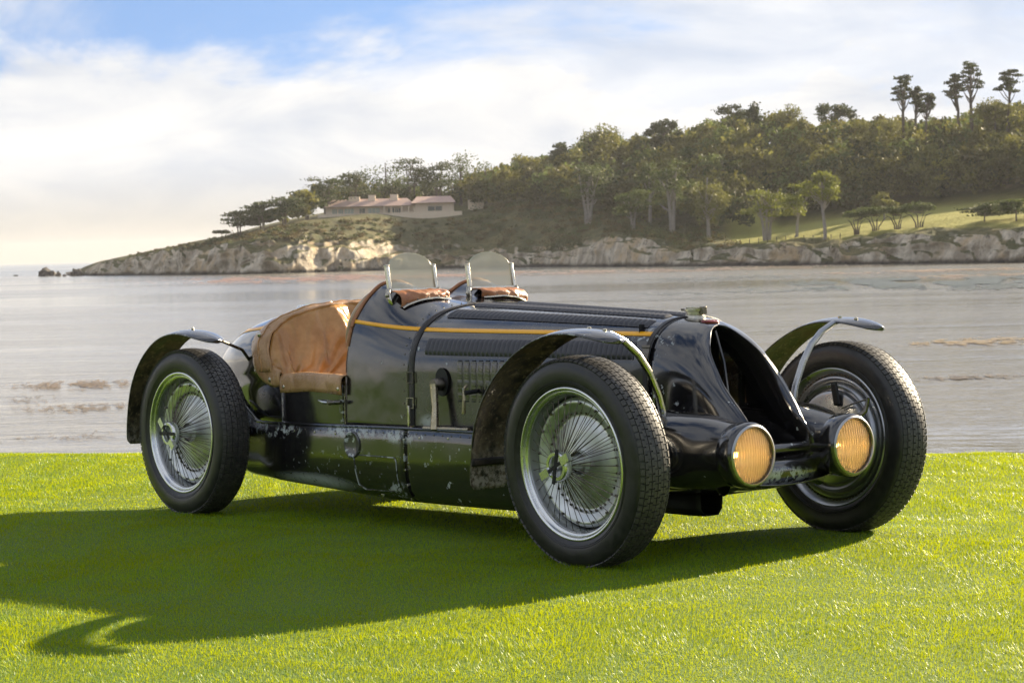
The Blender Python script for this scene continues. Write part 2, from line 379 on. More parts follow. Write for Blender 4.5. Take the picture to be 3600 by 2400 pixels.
# ================================================================== the headland across the water
def arr(d): return pc(list(d.keys()), list(d.values()))
WL = arr({150: 633.2, 400: 631, 600: 628, 800: 622, 1000: 615, 1200: 611.5, 1400: 610, 1600: 609, 1800: 607, 2000: 604, 2200: 601, 2352: 599, 2900: 588, 3400: 577})
CT = arr({150: 634, 172: 631, 200: 620, 240: 606, 300: 595, 400: 576, 500: 565, 600: 560, 700: 553, 800: 556, 900: 560, 1000: 572, 1100: 580, 1200: 581, 1300: 578, 1370: 560, 1420: 548, 1490: 552, 1560: 576, 1700: 566, 1800: 560, 1900: 560, 2000: 548, 2100: 540, 2200: 535, 2352: 530, 2900: 515, 3400: 500})
MD = arr({150: 635, 172: 630, 200: 613, 240: 600, 300: 588, 400: 567, 500: 547, 600: 527, 700: 509, 800: 499, 900: 493, 1000: 490, 1100: 482, 1200: 475, 1300: 478, 1400: 500, 1500: 520, 1600: 535, 1700: 542, 1800: 533, 1900: 518, 2000: 506, 2100: 494, 2200: 484, 2352: 470, 2900: 445, 3400: 425})
RG = arr({150: 645, 240: 610, 300: 596, 400: 574, 500: 548, 600: 520, 700: 498, 800: 480, 900: 466, 1000: 455, 1100: 445, 1200: 430, 1300: 405, 1400: 382, 1600: 350, 1800: 330, 2000: 335, 2200: 320, 2352: 300, 2900: 270, 3400: 260})
def shore(u): return 4.5*F_PX/PXS/max(6, float(WL(u))-horizon(u))
def hgt(u, v, Y): return CAM_H+ray(u, v)[1]*Y
def terrain(u, d):
    D = shore(u); Y = D+d
    z0 = WATER_Z-2.0; zc = max(hgt(u, float(CT(u)), D+9), WATER_Z-1.5); zm = hgt(u, float(MD(u)), D+62); zr = hgt(u, float(RG(u)), D+190)
    if d < 0: z = z0+d*.2
    else:
        k = sm(u, 1720, 1800); zl = hgt(u, float(MD(u))-16, D+112); z1 = (zm+(zr-zm)*.39)*(1-k)+zl*k
        z = float(pc([0, 3, 9, 62, 112, 190, 420], [z0, z0+(zc-z0)*.55, zc, max(zm, zc-.5), max(z1, zm*.8), max(zr, zm*.8), zr*.93])(d))
    return Vector((ray(u, horizon(u))[0]*Y, Y, z))
def head_mat():
    q = NT('headland_ground'); q.co = q.n('ShaderNodeNewGeometry').outputs['Position']
    ge = q.n('ShaderNodeNewGeometry'); sp = q.n('ShaderNodeSeparateXYZ'); q.l(ge.outputs['Normal'], sp.inputs[0]); at_ = q.n('ShaderNodeVertexColor', layer_name='tint')
    sc = q.n('ShaderNodeSeparateColor'); q.l(at_.outputs[0], sc.inputs[0])
    a = q.noise(.12, 6, .65); b = q.noise(.7, 5, .7); st = q.noise(.25, 5, .6, stretch=(1, 1, .35))
    rock = q.mix(q.step(st, .35, .68), (.30, .25, .19), (.72, .64, .51)); rock = q.mix(q.step(a, .45, .7), rock, (.52, .38, .22)); rock = q.mix(q.step(b, .55, .72), rock, (.10, .085, .08))
    veg = q.mix(q.step(a, .35, .65), (.07, .075, .028), (.17, .14, .06)); veg = q.mix(q.step(b, .45, .7), veg, (.055, .07, .022))
    lawn = q.mix(b, (.22, .24, .04), (.36, .31, .08))
    steep = q.math('MULTIPLY', q.step(sp.outputs['Z'], .80, .62), 1.0)
    rk = q.math('MULTIPLY', q.math('MAXIMUM', steep, q.step(b, .63, .72)), sc.outputs[0])
    c = q.mix(sc.outputs[1], q.mix(rk, veg, rock), lawn)
    wet = q.step(q.math('ADD', sp.outputs['Z'] if False else q.sepz(), q.math('MULTIPLY', a, -2.2)), WATER_Z+.3, WATER_Z-.9)
    c = q.mix(wet, c, (.028, .024, .024))
    q.set(Base_Color=c, Roughness=.9, Specular_IOR_Level=.2); q.bump(q.math('ADD', b, st), .9, 1.2); return q.m
def headland():
    us = np.concatenate([np.arange(150, 2400, 3.), np.arange(2400, 3400, 20)])
    ds = np.concatenate([[-6], np.linspace(0, 9, 22), np.linspace(9, 22, 12)[1:], np.linspace(22, 70, 16)[1:], np.linspace(70, 420, 18)[1:]])
    V = []; C = []
    for u in us:
        for d in ds:
            p = terrain(u, d)
            if 0 <= d <= 26 and u > 160:
                k = (1 if d < 12 else max(0, (26-d)/14)); hh = max(.1, min(1, (float(WL(u))-float(CT(u)))/25))
                q = Vector((p.x*.16, p.z*.22, d*.05)); r1 = mnoise.ridged_multi_fractal(q, .9, 2.1, 4, 1.0, 2.0); cell = mnoise.cell_vector(Vector((p.x*.11+.3*r1, p.z*.2, .5)))[0]
                n2 = mnoise.noise(Vector((p.x*.045, 2.2, d*.02)))
                p.y -= k*hh*(2.6*(r1-1)+2.2*(cell-.5)+4.5*n2); p.z += k*hh*(1.1*(mnoise.noise(Vector((p.x*.22, d*.3, 4)))+.6*(cell-.5)))
            elif d > 26: p.z += .9*mnoise.noise(Vector((p.x*.06, p.y*.06, 1)))*(1-sm(d, 60, 100))
            rock = 1.0*(1-sm(d, 10+3*mnoise.noise(Vector((p.x*.05, 0, 8))), 18)); lw = sm(u, 1640, 1700)*sm(d, 13, 18)*(1-sm(d, 108, 116))
            V.append(p); C.append((rock, lw, 0, 1))
    n = len(ds); F = [(i*n+j, (i+1)*n+j, (i+1)*n+j+1, i*n+j+1) for i in range(len(us)-1) for j in range(n-1)]
    o = link('headland', np_mesh('headland', V, F, head_mat(), False, C)); o['kind'] = 'structure'
headland()
# ------------------------------------------------------------------ foliage helpers
RNG = np.random.default_rng(11)
def leaf_mat(name, c1, c2, tr=.25):
    q = NT(name); at_ = q.n('ShaderNodeVertexColor', layer_name='tint'); c = q.mix(q.noise(.5, 4, .6), c1, c2)
    mu = q.n('ShaderNodeMix', data_type='RGBA', blend_type='MULTIPLY'); mu.inputs[0].default_value = 1; q.l(c, mu.inputs[6]); q.l(at_.outputs[0], mu.inputs[7])
    q.set(Base_Color=mu.outputs[2], Roughness=.65, Specular_IOR_Level=.25); tl = q.n('ShaderNodeBsdfTranslucent'); q.l(mu.outputs[2], tl.inputs[0])
    mx = q.n('ShaderNodeMixShader'); mx.inputs[0].default_value = tr; q.l(q.b.outputs[0], mx.inputs[1]); q.l(tl.outputs[0], mx.inputs[2]); q.l(mx.outputs[0], q.o.inputs[0]); return q.m
M_CYP = leaf_mat('cypress_foliage', (.055, .08, .02), (.105, .125, .032), .32)
M_PIN = leaf_mat('pine_foliage', (.12, .15, .022), (.21, .215, .035), .4)
M_OLV = leaf_mat('olive_foliage', (.10, .112, .027), (.185, .175, .043), .36)
M_DRK = leaf_mat('dark_foliage', (.04, .058, .018), (.075, .085, .025))
M_SCR = leaf_mat('scrub_foliage', (.09, .095, .03), (.17, .135, .058))
q = NT('pale_bark'); q.set(Base_Color=q.mix(q.noise(1.2, 4), (.16, .14, .12), (.36, .33, .29)), Roughness=.9); M_PALE = q.m
q = NT('brown_bark'); q.set(Base_Color=q.mix(q.noise(1.2, 4), (.06, .045, .035), (.14, .11, .085)), Roughness=.9); M_BARK = q.m
def leaf_quads(cen, size, g):
    n = len(cen); a = g.normal(size=(n, 3)); a /= np.linalg.norm(a, axis=1)[:, None]; b = g.normal(size=(n, 3)); b -= a*(a*b).sum(1)[:, None]; b /= np.linalg.norm(b, axis=1)[:, None]
    s_ = size[:, None]; V = np.stack([cen-a*s_, cen-b*s_*.55, cen+a*s_, cen+b*s_*.55], 1).reshape(-1, 3); k = np.arange(n)[:, None]*4
    return V, k+np.array([[0, 1, 2, 3]])
def clump(c, r, n, g, flat=0.):
    d = g.normal(size=(n, 3)); d /= np.linalg.norm(d, axis=1)[:, None]; rad = g.random(n)**.30*np.clip(g.normal(1, .17, n), .4, 1.5)
    if flat: d[:, 2] = np.where(d[:, 2] < 0, d[:, 2]*(1-flat), d[:, 2])
    lump = 1+.18*np.sin(d[:, 0]*7+c[0])*np.sin(d[:, 1]*6+c[1])+.14*np.sin(d[:, 2]*9+c[2])
    return np.array(c)+d*(rad*lump)[:, None]*np.array(r)
def crown_clumps(kind, h, wd, g):
    """clump centres and radii relative to the base"""
    C = []
    if kind == 'cypress':             # flat pads on spreading limbs
        for i in range(int(g.integers(13, 18))):
            f = i/15; a = g.random()*6.28; rr = wd*.46*(g.random()**.6)*(1-.4*f); z = h*(.42+.50*min(1, f)*(1-.15*g.random()))
            C.append(((rr*math.cos(a), rr*math.sin(a), z-.10*rr), (wd*g.uniform(.17, .30), wd*g.uniform(.17, .30), h*g.uniform(.06, .105)), .7))
    elif kind == 'spiky':             # fan of upswept sprays
        for i in range(16):
            a = g.random()*6.28; rr = wd*.5*g.random()**.5; z = h*(.45+.45*(1-(rr/(wd*.5))**2)*g.uniform(.7, 1.05))
            C.append(((rr*math.cos(a), rr*math.sin(a), z), (wd*.12, wd*.12, h*.11), .2))
    elif kind == 'umbrella':          # tall pine, layered tufts near the top
        for i in range(17):
            f = i/16; a = g.random()*6.28; rr = wd*.40*g.random()**.6*(1.15-.55*f); z = h*(.66+.32*f)
            C.append(((rr*math.cos(a), rr*math.sin(a), z), (wd*g.uniform(.13, .22), wd*g.uniform(.13, .22), h*g.uniform(.022, .042)), .6))
    elif kind == 'ball':              # rounded pine
        for i in range(30):
            a = g.random()*6.28; e_ = g.uniform(-.75, 1); rr = wd*.34*math.sqrt(max(.05, 1-e_*e_))*g.uniform(.5, 1); z = h*(.73+.19*e_)
            C.append(((rr*math.cos(a), rr*math.sin(a), z), (wd*.15, wd*.15, h*.06), .3))
    elif kind == 'shrub':
        for i in range(9):
            a = g.random()*6.28; rr = wd*.42*g.random()**.5
            C.append(((rr*math.cos(a), rr*math.sin(a)*.8, h*(.74+.14*g.random())), (wd*.20, wd*.2, h*.17), .6))
    else:                             # broad domed crown down to the ground
        for i in range(15):
            a = g.random()*6.28; rr = wd*.36*g.random()**.5; z = h*(.22+.66*g.random()*(1-.45*(rr/(wd*.36))**2))
            C.append(((rr*math.cos(a), rr*math.sin(a), z), (wd*g.uniform(.17, .26), wd*g.uniform(.17, .26), h*g.uniform(.10, .17)), .25))
    return C
def tree(name, label, cat, base, h, wd, kind, leafm, barkm=None, n=1500, leaf=.42, group=None, tilt=0., stems=1):
    g = np.random.default_rng(abs(hash((round(base.x, 1), round(h, 1)))) % 99999); e = empty(name, Matrix.Translation(base)); tag(e, label, cat, group)
    C = crown_clumps(kind, h, wd, g); C = [((c[0]+tilt*c[2], c[1], c[2]), r, f) for c, r, f in C]
    cen = np.concatenate([clump(c, r, max(20, n//len(C)), g, f) for c, r, f in C]); V, F = leaf_quads(cen, g.uniform(leaf*.6, leaf*1.2, len(cen)), g)
    col = np.repeat(np.repeat(np.array([[g.uniform(.75, 1.25)] for _ in C]), max(20, n//len(C)), 0), 4, 0); col = np.concatenate([col]*3+[np.ones_like(col)], 1)
    mb = MB(); tr0 = h*.022+.05
    for k in range(stems):
        off = (k-(stems-1)/2)*wd*.10; top = Vector((tilt*h*.8+off*2.2, 0, h*(.82 if kind != 'shrub' else .6)))
        p = [Vector((off*.4, 0, -1.0)), Vector((off*.6+tilt*h*.15, .1, h*.2)), Vector((off*1.2+tilt*h*.45+g.normal()*.2, 0, h*.5)), top]
        mb.tube(p, [tr0*1.25, tr0, tr0*.75, tr0*.3], 6, cap=False)
        for c, r, f in C[:: (1 if stems == 1 else stems)]:
            z0 = max(h*.15, c[2]*.72); s0 = Vector((tilt*z0+off*.8, 0, z0)); mb.tube([s0, s0.lerp(Vector(c), .5)+Vector((0, 0, -.02*h)), Vector(c)], [tr0*.42, tr0*.3, tr0*.12], 5, cap=False)
    mb.build('trunk', barkm or M_BARK, e); link('crown', np_mesh('crown', V, F, leafm, False, col), e)
    return e
def ground(u, d): return terrain(u, d)
def px2m(px, Y): return px*PXS/F_PX*Y
def T(name, label, u, d, top, wpx, kind, leafm, barkm=None, group=None, n=1500, leaf=.42, tilt=0., stems=1, base=None):
    b = ground(u, d)
    if base is not None: b.z = hgt(u, base, b.y)
    h = hgt(u, top, b.y)-b.z; return tree(name, label, 'shrub' if 'shrub' in name else 'tree', b, h, px2m(wpx, b.y), kind, leafm, barkm, n, leaf, group, tilt, stems)
# ------------------------------------------------------------------ trees one can tell apart
T('pine_tree', 'lone sunlit round-headed pine on a bare slender trunk at the cliff edge', 1896, 14, 390, 122, 'ball', M_PIN, M_PALE, None, 3000, .34, -.04)
T('cypress_tree', 'broad pale-trunked cypress on the lawn beside the lone round pine', 1762, 24, 410, 130, 'cypress', M_PIN, M_PALE, None, 2200, .36, 0, 3)
T('cypress_tree', 'leaning cypress between the broad cypress and the lone round pine', 1830, 26, 406, 100, 'cypress', M_PIN, M_PALE, None, 1800, .36, .10, 1)
for u, tp, wp, lb in ((1968, 482, 62, 'leftmost of the four clipped flat-topped shrubs on the lawn'), (2012, 476, 82, 'second from left of the four flat-topped shrubs on the lawn'), (2062, 473, 78, 'third from left of the four flat-topped shrubs on the lawn'), (2112, 467, 94, 'rightmost and widest of the four flat-topped shrubs on the lawn')):
    T('lawn_shrub', lb, u, 20, tp, wp, 'shrub', M_DRK if False else M_CYP, M_BARK, 'flat-topped shrubs on the far lawn', 1800, .26, 0, 4)
T('cypress_tree', 'low dark spreading cypress right of the flat-topped shrubs', 2262, 22, 460, 120, 'cypress', M_DRK, M_BARK, None, 2600, .3)
T('cypress_tree', 'low dark cypress cut by the right edge of the photo on the lawn', 2335, 22, 448, 110, 'cypress', M_CYP, M_BARK, None, 2600, .3)
for u, tp, wp, bs, tl, lb in ((2080, 174, 62, 300, 0, 'leftmost tall pine of the three-tree group above the wood'), (2108, 200, 48, 300, 0, 'middle tall pine of the three-tree group above the wood'), (2130, 214, 46, 300, .05, 'shortest right-hand pine of the three-tree group above the wood'), (2206, 172, 58, 290, -.05, 'tall pine leaning left, standing just left of the tallest pine'), (2237, 143, 60, 290, -.02, 'tallest bare-trunked pine rising above the wood at right'), (2318, 160, 66, 270, .06, 'tall pine nearest the right edge of the photo above the wood')):
    T('tall_pine', lb, u, 150, tp, wp, 'umbrella', M_DRK, M_BARK, 'tall pines above the wood', 1700, .36, tl, 1, bs+40)
for u, d, tp, wp, bs, kd, mt, lb in (
    (1922, 170, 222, 100, 330, 'spiky', M_DRK, 'dark spiky domed cypress breaking the skyline left of the tall pines'),
    (1815, 170, 220, 84, 330, 'dome', M_OLV, 'tall feathery olive-green tree on the skyline above the lone pine'),
    (1735, 172, 232, 46, 320, 'dome', M_DRK, 'small dark round crown on the skyline left of the feathery tree'),
    (1685, 172, 228, 80, 330, 'cypress', M_DRK, 'dark ragged cypress crown at the left of the high skyline'),
    (1530, 165, 268, 90, 350, 'spiky', M_DRK, 'dark bushy cypress on the mid skyline above the bare pale trunks'),
    (1384, 160, 264, 92, 360, 'dome', M_OLV, 'big rounded tree forming the first high point of the skyline'),
    (1290, 150, 314, 60, 400, 'cypress', M_DRK, 'small dark pair-like crown on the skyline left of the rounded tree'),
    (1205, 140, 342, 70, 420, 'dome', M_OLV, 'low rounded skyline tree right of the house'),
    (2290, 150, 215, 110, 300, 'dome', M_OLV, 'wide olive crown below the rightmost tall pine'),
    (2020, 150, 250, 120, 340, 'dome', M_OLV, 'wide rounded tree filling the gap left of the three pines')):
    T('skyline_tree', lb, u, d, tp, wp, kd, mt, M_BARK, None, 2000, .42, 0, 1, bs)
for u, d, tp, wp, kd, lb, tl in (
    (512, 40, 530, 36, 'shrub', 'lowest wind-pruned cypress at the seaward end of the ridge', 0), (552, 42, 480, 90, 'cypress', 'wind-swept cypress next to the seaward end of the ridge', -.12),
    (604, 46, 460, 96, 'cypress', 'flat-topped cypress third from the seaward end of the ridge', -.06), (655, 50, 441, 100, 'cypress', 'flat-topped cypress left of the house with light between its trunks', 0),
    (708, 66, 424, 90, 'cypress', 'dark cypress standing just left of the house', 0), (752, 92, 396, 115, 'cypress', 'layered cypress above the left end of the house roof', 0),
    (815, 100, 382, 115, 'cypress', 'spreading cypress behind the left chimney of the house', 0), (890, 104, 350, 130, 'dome', 'tallest full cypress above the middle of the house', 0),
    (950, 104, 358, 115, 'cypress', 'cypress just right of the tallest one above the house roof', 0), (1010, 104, 356, 110, 'cypress', 'thin-trunked cypress behind the right end of the house', 0),
    (1062, 100, 346, 115, 'dome', 'big dark tree towering just right of the house', 0), (1120, 96, 362, 80, 'dome', 'dark rounded tree right of the one beside the house', 0)):
    T('ridge_cypress', lb, u, d, tp, wp, kd, M_DRK if kd != 'dome' else M_CYP, M_BARK, 'cypresses along the ridge', 2000, .40, tl, 2 if kd == 'cypress' else 1)
for u, d, tp, wp, kd, lb, tl, st in (
    (1545, 48, 352, 100, 'cypress', 'tree with tall bare pale trunks in the middle of the slope', 0, 2), (1455, 26, 430, 90, 'cypress', 'small spreading tree with pale forked trunk low on the slope', 0, 2),
    (1352, 40, 372, 110, 'cypress', 'tree with pale splayed branches right of the scrubby slope', .05, 3), (1495, 60, 350, 70, 'cypress', 'slim pale-stemmed tree left of the tall bare trunks', 0, 1),
    (1628, 34, 375, 90, 'dome', 'grey-green feathery tree in front of the wood left of the lawn', 0, 1), (2032, 60, 432, 70, 'dome', 'small grey-green tree at the back of the far lawn', 0, 1)):
    T('slope_tree', lb, u, d, tp, wp, kd, M_OLV if kd == 'dome' else M_CYP, M_PALE, None, 2000, .38, tl, st)
# ------------------------------------------------------------------ the wood and scrub: one mass each
SKY = pc([1080, 1130, 1200, 1290, 1340, 1380, 1440, 1530, 1600, 1650, 1740, 1800, 1860, 1920, 1980, 2060, 2170, 2260, 2352, 2500, 2900], [380, 372, 356, 340, 300, 282, 300, 288, 276, 256, 258, 248, 268, 260, 262, 262, 258, 240, 228, 220, 210])
def wood():
    g = np.random.default_rng(3); Vs, Fs, Cs = [], [], []; b0 = 0
    spots = []
    for i in range(360):
        u = g.uniform(1085, 2560); lo = 62 if u < 1720 else 114
        d = g.uniform(lo, 215); spots.append((u, d))
    for u in np.arange(1085, 2600, 22): spots.append((u, (64 if u < 1720 else 114)+g.uniform(0, 10))); spots.append((u+9, (80 if u < 1720 else 120)+g.uniform(0, 20)))
    for u in np.arange(1085, 2620, 9): spots.append((u, g.uniform(150, 205)))
    for u in np.arange(1750, 2620, 16): spots.append((u, g.uniform(116, 150)))
    for u in np.arange(700, 1180, 12): spots.append((u, g.uniform(98, 130)))
    for u in np.arange(585, 720, 15): spots.append((u, g.uniform(56, 74)))
    for u, d in spots:
        b = ground(u, d); hm = hgt(u, float(SKY(max(u, 1080)))+(30 if u < 1080 else 0)+g.uniform(0, 25), b.y)-b.z
        back = 150 <= d <= 205 and u >= 1085
        h = hm if back else min(hm, g.uniform(9, 17)) if d > 110 else min(hm, g.uniform(8, 15))
        if u < 1085: h = min(h, hgt(u, float(np.interp(u, [560, 600, 650, 720, 760, 830, 880, 930, 1000, 1085], [512, 488, 466, 424, 410, 402, 372, 368, 366, 368])), b.y)-b.z)
        if h < 2.5: continue
        wd = h*g.uniform(.65, 1.05); kd = 'dome' if back else g.choice(['dome', 'dome', 'dome', 'cypress', 'spiky']); C = crown_clumps(kd, h, wd, g); n = 500
        cen = np.concatenate([clump(c, r, n//len(C), g, f) for c, r, f in C])+np.array(b); V, F = leaf_quads(cen, g.uniform(.36, .8, len(cen)), g)
        t = g.uniform(.42, 1.4)*np.array((1.08, 1.02, .8) if g.random() < .4 else (.72, .9, .95) if g.random() < .55 else (1, .98, .9))
        cl = np.ones((len(V), 4)); cl[:, :3] = t*np.repeat(np.repeat(g.uniform(.75, 1.25, len(C)), n//len(C)), 4)[:, None]
        Vs.append(V); Fs.append(F+b0); Cs.append(cl); b0 += len(V)
    o = link('wood', np_mesh('wood', np.concatenate(Vs), np.concatenate(Fs), M_OLV, False, np.concatenate(Cs)))
    tag(o, 'dense mixed evergreen wood covering the hill across the water', 'wood', kind='stuff')
    # bare trunks glimpsed in the wood
wood()
def scrub():
    g = np.random.default_rng(8); Vs, Fs, Cs = [], [], []; b0 = 0
    for i in range(900):
        u = g.uniform(300, 1700); d = g.uniform(9.5, 72) if u > 700 else g.uniform(9, 45)
        if (u > 1640 and d > 14) or (700 < u < 1090 and d > 44): continue
        b = ground(u, d); h = g.uniform(.5, 1.7)*(1.3 if u > 1050 else .8)
        if u < 480: h *= .5
        C = [((g.normal()*h*.8, g.normal()*h*.8, h*.3), (h*.9, h*.9, h*.6), .5) for _ in range(2)]
        cen = np.concatenate([clump(c, r, 45, g, f) for c, r, f in C])+np.array(b); V, F = leaf_quads(cen, g.uniform(.18, .36, len(cen)), g)
        t = np.array((1.1, .95, .9) if g.random() < .45 else (.75, .95, .8))*g.uniform(.6, 1.25); cl = np.ones((len(V), 4)); cl[:, :3] = t
        Vs.append(V); Fs.append(F+b0); Cs.append(cl); b0 += len(V)
    o = link('scrub', np_mesh('scrub', np.concatenate(Vs), np.concatenate(Fs), M_SCR, False, np.concatenate(Cs)))
    tag(o, 'low brown and green coastal scrub above the cliffs', 'scrub', kind='stuff')
scrub()
# ------------------------------------------------------------------ house on the bluff
def house():
    Y = shore(900)+66; e = empty('bungalow', Matrix.Translation(at(900, 497, Y))); tag(e, 'long low beige bungalow with pink tiled roof on the bluff', 'house'); o0 = at(900, 497, Y)
    q = NT('beige_stucco'); q.set(Base_Color=q.mix(q.noise(.6, 4), (.66, .53, .40), (.78, .66, .51)), Roughness=.9); mw = q.m
    q = NT('pink_roof_tiles'); q.set(Base_Color=q.mix(q.noise(1.5, 4), (.40, .27, .22), (.54, .38, .32)), Roughness=.85); mr = q.m
    q = NT('dark_glazing'); q.set(Base_Color=(.05, .07, .07), Roughness=.12); mg = q.m
    mp_ = NT('pale_curtained_glazing').set(Base_Color=(.36, .42, .36), Roughness=.2).m
    def X(u): return (at(u, 497, Y)-o0).x
    def Z(v, u=900): return at(u, v, Y).z-o0.z
    def V3(u, v): return X(u), Z(v+(900-u)*-.0257*0, u)
    def blk(name, u0, u1, v0, v1, y0, y1, m, bev=None):
        z0, z1 = Z(v1, (u0+u1)/2), Z(v0, (u0+u1)/2); return MB().box(((X(u0)+X(u1))/2, (y0+y1)/2, (z0+z1)/2), (X(u1)-X(u0), y1-y0, z1-z0)).build(name, m, e, 0)
    blk('terrace_wall', 732, 1062, 489, 505, -3.5, -3.0, mw)
    wl = blk('wall', 748, 952, 474, 500, 0, 9, mw); w2 = blk('wall', 952, 1042, 466, 496, -1.5, 9, mw)
    def roof(u0, u1, ve, vr, y0, y1, name='roof'):
        ze, zr = Z(ve, (u0+u1)/2), Z(vr, (u0+u1)/2); x0, x1 = X(u0), X(u1); ym = (y0+y1)/2; i = min(3., (x1-x0)*.12); mb = MB()
        mb.add([(x0, y0, ze), (x1, y0, ze), (x1, y1, ze), (x0, y1, ze), (x0+i, ym, zr), (x1-i, ym, zr)], [(0, 1, 5, 4), (1, 2, 5), (2, 3, 4, 5), (3, 0, 4), (3, 2, 1, 0)]); return mb.build(name, mr, e, 0)
    r1 = roof(742, 956, 474, 456, -2.2, 11); r2 = roof(945, 1048, 466, 450, -3.2, 11)
    for u0, u1, v0, v1 in ((760, 776, 462, 474), (800, 826, 452, 462), (846, 862, 448, 462), (896, 914, 446, 460)):
        z0, z1 = Z(v1, u0), Z(v0, u0); MB().box(((X(u0)+X(u1))/2, 3.2, (z0+z1)/2-.6), (X(u1)-X(u0), 1.6, z1-z0+1.2)).build('chimney', mw, r1, 0)
    for u0, u1, v0, v1, m in ((764, 774, 481, 494, mp_), (778, 788, 481, 494, mp_), (792, 812, 480, 494, mp_), (826, 838, 479, 492, mg), (846, 872, 478, 491, mp_), (892, 906, 478, 492, mg), (908, 920, 478, 492, mg)):
        wn = blk('window', u0, u1, v0, v1, -.12, -.02, m)
        for k in range(1, 3): MB().box((X(u0)+(X(u1)-X(u0))*k/3, -.16, (Z(v0, u0)+Z(v1, u0))/2), (.12, .1, Z(v0, u0)-Z(v1, u0))).build('mullion', mw, wn, 0)
    wn = blk('window', 984, 1016, 474, 484, -1.62, -1.52, mg); MB().box((X(1000), -1.66, Z(479, 1000)), (.14, .1, Z(474, 1000)-Z(484, 1000))).build('mullion', mw, wn, 0)
    for u in (884, 900, 924, 940, 952): MB().tube([(X(u), -1.6, Z(498, u)), (X(u), -1.6, Z(474, u))], .28, 8).build('column', mw, e)
    blk('annex_wall', 1075, 1112, 458, 482, 4, 9, mw)
house()
# ------------------------------------------------------------------ sea rocks and fence posts
q = NT('dark_sea_rock'); q.set(Base_Color=q.mix(q.noise(.6, 6, .7), (.035, .03, .028), (.12, .10, .085)), Roughness=.8); q.bump(q.noise(1.2, 6, .7), .8, .6); M_ROCK = q.m
def rock(u, v, wpx, hpx, seed, label):
    p = on_water(u, v); Y = p.y; w_ = px2m(wpx, Y)/2; h_ = px2m(hpx, Y); mb = MB().ball((0, 0, 0), 1, 14)
    for i, q in enumerate(mb.v):
        q = Vector(q); n = 1+.45*mnoise.noise(q*1.6+Vector((seed, 0, 0)))+.2*mnoise.noise(q*4+Vector((0, seed, 0))); mb.v[i] = (q.x*w_*n, q.y*w_*.8*n, q.z*h_*n)
    o = mb.build('sea_rock', M_ROCK, None, 0, m=Matrix.Translation(p)); tag(o, label, 'rock')
rock(108, 634, 46, 17, 1.3, 'largest dark rock standing alone off the tip of the headland'); rock(134, 634.5, 12, 10, 4.1, 'small dark rock touching the right side of the largest sea rock'); rock(176, 633.5, 30, 15, 7.7, 'dark rock joined to the very tip of the headland'); rock(148, 634.5, 10, 5, 9.2, 'tiny low rock between the lone rock and the headland'); rock(36, 634, 12, 3, 2.2, 'flat rock barely above water at far left')
for i, u in enumerate(np.linspace(1680, 1930, 13)):
    b = ground(u, 17.5); o = MB().box((0, 0, .3), (.16, .16, 1.3)).build('fence_post', M_BARK, None, 0, m=Matrix.Translation(b)); tag(o, 'thin fence post in the row along the far lawn edge', 'post', 'fence posts along the far lawn')
# ------------------------------------------------------------------ kelp
def kelp():
    g = np.random.default_rng(21); q = NT('floating_kelp'); at_ = q.n('ShaderNodeVertexColor', layer_name='tint'); q.set(Base_Color=at_.outputs[0], Roughness=.35); Vs, Cs = [], []
    pats = [(680, 640, 260, 7, 5200, .9, (.27, .135, .05)), (950, 634, 420, 5, 4200, .9, (.25, .13, .05)), (1500, 622, 420, 4, 1800, .8, (.22, .13, .06)), (2150, 622, 320, 3.0, 1700, .7, (.24, .15, .06)), (2150, 648, 330, 13, 9000, .75, (.05, .055, .018)), (2250, 634, 160, 3, 900, .7, (.26, .16, .06)), (1650, 640, 200, 5, 900, .7, (.07, .065, .03)),
            (2240, 786, 150, 8, 1300, .26, (.27, .18, .045)), (2230, 868, 110, 5, 450, .18, (.15, .10, .03)), (2350, 660, 200, 5, 900, .6, (.06, .06, .02)), (180, 885, 160, 10, 1100, .17, (.22, .14, .04)), (200, 938, 150, 10, 800, .13, (.20, .13, .038)), (150, 1005, 160, 12, 200, .09, (.17, .11, .03)), (60, 920, 60, 10, 160, .12, (.17, .11, .03)), (1700, 672, 300, 5, 500, .5, (.06, .06, .03))]
    for u0, v0, du, dv, n, s_, c in pats:
        for i in range(n):
            u = u0+g.normal()*du*.45; v = v0+g.normal()*dv*.45-.0257*(u-u0)
            if mnoise.noise(Vector((u/du*6, v/dv*1.6, u0*.01))) < -.08: continue
            p = on_water(u, v)
            if p.y > shore(max(u, 160))-3 and u > 150: continue
            a = g.random()*3.14; l = s_*g.uniform(.5, 1.5); w_ = l*.3; dx, dy = math.cos(a), math.sin(a); z = .02+g.uniform(0, .05)*s_*2
            for sx, sy in ((-l, 0), (0, -w_), (l, 0), (0, w_)): Vs.append((p.x+dx*sx-dy*sy, p.y+dy*sx+dx*sy, WATER_Z+z+(.06*s_ if sx == l else 0)))
            t = g.uniform(.6, 1.4); Cs += [(c[0]*t, c[1]*t, c[2]*t, 1)]*4
    n = len(Vs)//4; o = link('kelp', np_mesh('kelp', Vs, np.arange(n*4).reshape(-1, 4), q.m, False, Cs)); tag(o, 'brown floating kelp beds on the bay', 'kelp', kind='stuff')
kelp()
